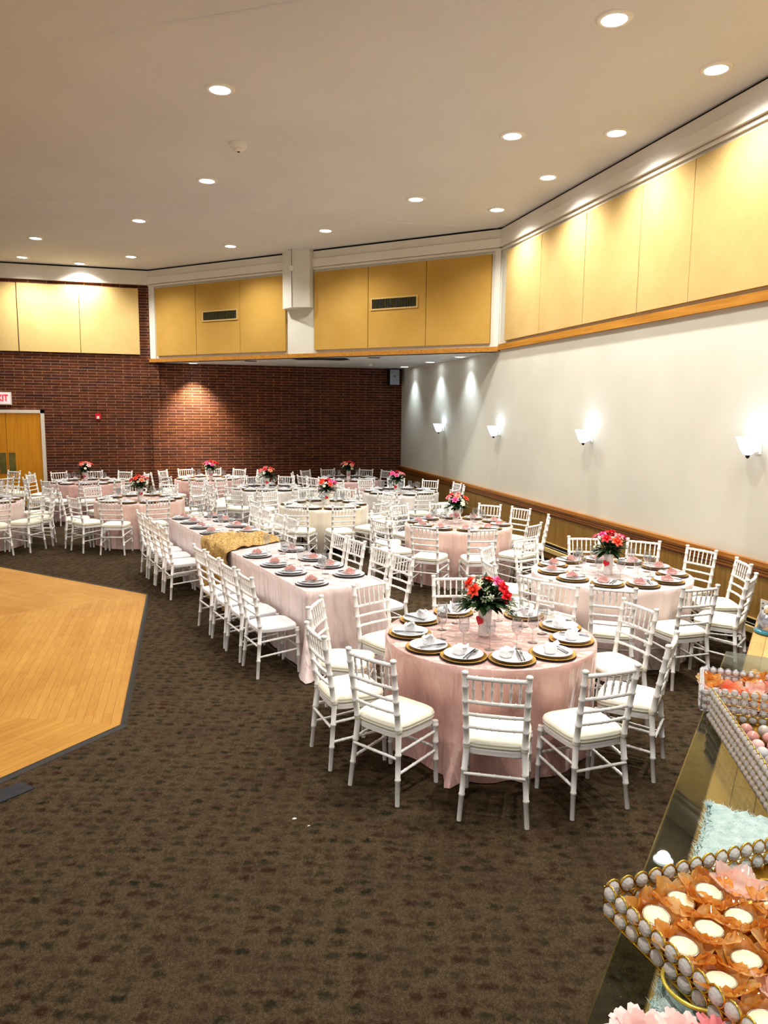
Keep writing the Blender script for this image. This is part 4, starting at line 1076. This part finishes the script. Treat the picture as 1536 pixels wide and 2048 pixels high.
for x, y, pos in holders:
    blush = pos.startswith('fourth along') or pos.startswith('near end of the second')
    if pos == 'fourth along the far rim': blush = True
    holder(x+.008, y-.010, zA, HB if blush else HA, '', f"{'blush' if blush else 'amber'} flower candle holder in the nearest tray, {pos}", None if blush else f'cream tealight in the nearest tray, {pos}', 'flower candle holders in the nearest tray',
           rnd.uniform(-.2,.2)+.1, rnd.uniform(-.22,.22), rnd.uniform(0,6), 1.0)
# pearls in the middle tray
PE = MB().lathe([(math.sin(PI*i/10)*.016,.016-math.cos(PI*i/10)*.016) for i in range(11)],16).mesh('pearl', M['pearl'])
f1, f2 = Vector((.81,-.585)), Vector((-.42,-.908)); c_o = Vector((1.325,1.585))
for rI in range(5):
    for cI in range(8):
        p = c_o+f1*(.03+.038*rI)+f2*(.08+.046*cI)
        o = new('rose_pearl', PE, None, (p.x+rnd.uniform(-.004,.004),p.y+rnd.uniform(-.004,.004),ZG+.0075), scale=.95)
        recolor(o, M[('pearl','crystal','pale','pearl','crystalw')[(rI*3+cI*2)%5]]); tag(o, f'shiny bead ball in the middle crystal tray, {ordn[rI]} line, {ordn[cI] if cI < 7 else "eighth"} from back', 'pearl', 'pearls in the middle tray')
# coral heap
f1, f2 = Vector((.78,-.62)), Vector((-.62,-.78)); c_o = Vector((1.47,1.80))
for rI in range(3):
    for cI in range(7):
        p = c_o+f1*(.02+.06*cI)+f2*(.02+.06*rI); bl = (rI*2+cI*5) % 4
        holder(p.x+rnd.uniform(-.008,.008), p.y+rnd.uniform(-.008,.008), ZG+.012+rnd.uniform(0,.03), (HB,HC,HA,HC)[bl], '', f"{('blush','coral','amber','coral')[bl]} flower holder in the farthest tray, {['far','middle','near'][rI]} row, {(ordn+['eighth','ninth'])[cI]} from left", None, 'flower holders in the farthest tray',
               rnd.uniform(-.5,.5), rnd.uniform(-.5,.5), rnd.uniform(0,6), .82)
# gold loop dish and pale blooms at the bottom edge
gd = thing('glass_dish', 'frosted dish with a pale gold rim on the blue mat', 'dish', (.655,.765,ZM-.004))
new('bowl', MB().lathe([(0,.002),(.03,.002),(.042,.012),(.046,.02),(.0445,.02),(.04,.013),(.028,.005),(0,.005)],28).mesh('dish_bowl', M['glass']), gd)
bb = MB(); bb.tube([(.046*math.cos(2*PI*i/28),.046*math.sin(2*PI*i/28),.02) for i in range(28)],.003,6,closed=True); new('rim', bb.mesh('dish_rim', M['loopgold']), gd)
def bloom_mesh():
    bb = MB(); r2 = random.Random(8)
    for layer, (n_, tl, L) in enumerate(((5,.2,.022),(7,.55,.028),(9,.95,.032),(10,1.35,.034))):
        for k in range(n_):
            def f(u, v, tl=tl, L=L): 
                ww = .018*math.sin(PI*min(1,.2+.6*v)); return ((u-.5)*ww, .003+L*v*math.sin(tl*(.5+.6*v)), .004+L*v*math.cos(tl*(.5+.6*v))+.002*math.sin(u*6))
            bb.grid(f,4,4,X=Matrix.Rotation(2*PI*k/n_+layer*.5+r2.uniform(-.1,.1),4,'Z'))
    return bb.mesh('silk_bloom', M['pale'])
BL = bloom_mesh()
for i, (x, y, l) in enumerate(((.532,.715,'pale pink silk bloom at the bottom edge, leftmost of three'),(.577,.697,'pale pink silk bloom at the bottom edge, middle of three'),(.620,.680,'pale pink silk bloom at the bottom edge, rightmost of three'))):
    o = new('silk_bloom', BL, None, (x,y,ZM-.004), rot=(.15,-.1,i), scale=1.25); tag(o, l, 'flower', 'silk blooms on the mat'); 
    if i != 1: recolor(o, M['pink'] if i == 2 else M['pale'])
# silver ornament on the stage
sv = thing('bow_ornament', 'silver jar with cream bow on the far stage corner', 'ornament', (4.06,4.28,.8))
new('jar', MB().lathe([(0,0),(.07,0),(.095,.03),(.10,.09),(.085,.15),(.05,.175),(0,.176)],22).mesh('ornament_jar', M['silver']), sv)
new('base_ring', MB().lathe([(.085,.0),(.115,.004),(.118,.018),(.10,.03),(.09,.03)],22).mesh('ornament_base', M['teal']), sv)
bb = MB()
for s_ in (-1,1):
    bb.tube([(0,0,.18),(s_*.05,-.03,.215),(s_*.09,-.03,.205),(s_*.085,-.02,.17),(0,0,.175)],[.008,.014,.016,.014,.008],8)
    bb.tube([(0,-.01,.175),(s_*.04,-.07,.13),(s_*.06,-.10,.08)],[.008,.010,.008],6)
new('bow', bb.mesh('ornament_bow', M['ribbon']), sv)

# ------------------------------------------------------------------ light, world, camera
w = bpy.data.worlds.new('hall'); scene.world = w; w.use_nodes = True
bg = w.node_tree.nodes['Background']; bg.inputs[0].default_value = (1,.985,.96,1); bg.inputs[1].default_value = .72
cd = bpy.data.cameras.new('camera'); cam = bpy.data.objects.new('camera', cd); C.objects.link(cam)
cd.sensor_fit = 'VERTICAL'; cd.sensor_height = 36; cd.lens = 1480.0/2048*36; cd.clip_start = .02
pt, ro, ya = .1365, .0108, .2626
fw = Vector((math.sin(ya)*math.cos(pt), math.cos(ya)*math.cos(pt), -math.sin(pt)))
r0 = Vector((math.cos(ya), -math.sin(ya), 0)); u0 = r0.cross(fw)
rr_ = r0*math.cos(ro)+u0*math.sin(ro); uu = -r0*math.sin(ro)+u0*math.cos(ro)
cam.matrix_world = Matrix(((rr_.x,uu.x,-fw.x,0),(rr_.y,uu.y,-fw.y,0),(rr_.z,uu.z,-fw.z,2.3673),(0,0,0,1)))
scene.camera = cam
scene.view_settings.view_transform = 'Standard'; scene.view_settings.look = 'Medium High Contrast'
scene.view_settings.exposure = 0.0
cy = scene.cycles
cy.use_denoising = True; cy.max_bounces = 8; cy.diffuse_bounces = 4; cy.glossy_bounces = 4; cy.transmission_bounces = 6; cy.transparent_max_bounces = 16
cy.sample_clamp_indirect = 6; cy.caustics_reflective = False; cy.caustics_refractive = False
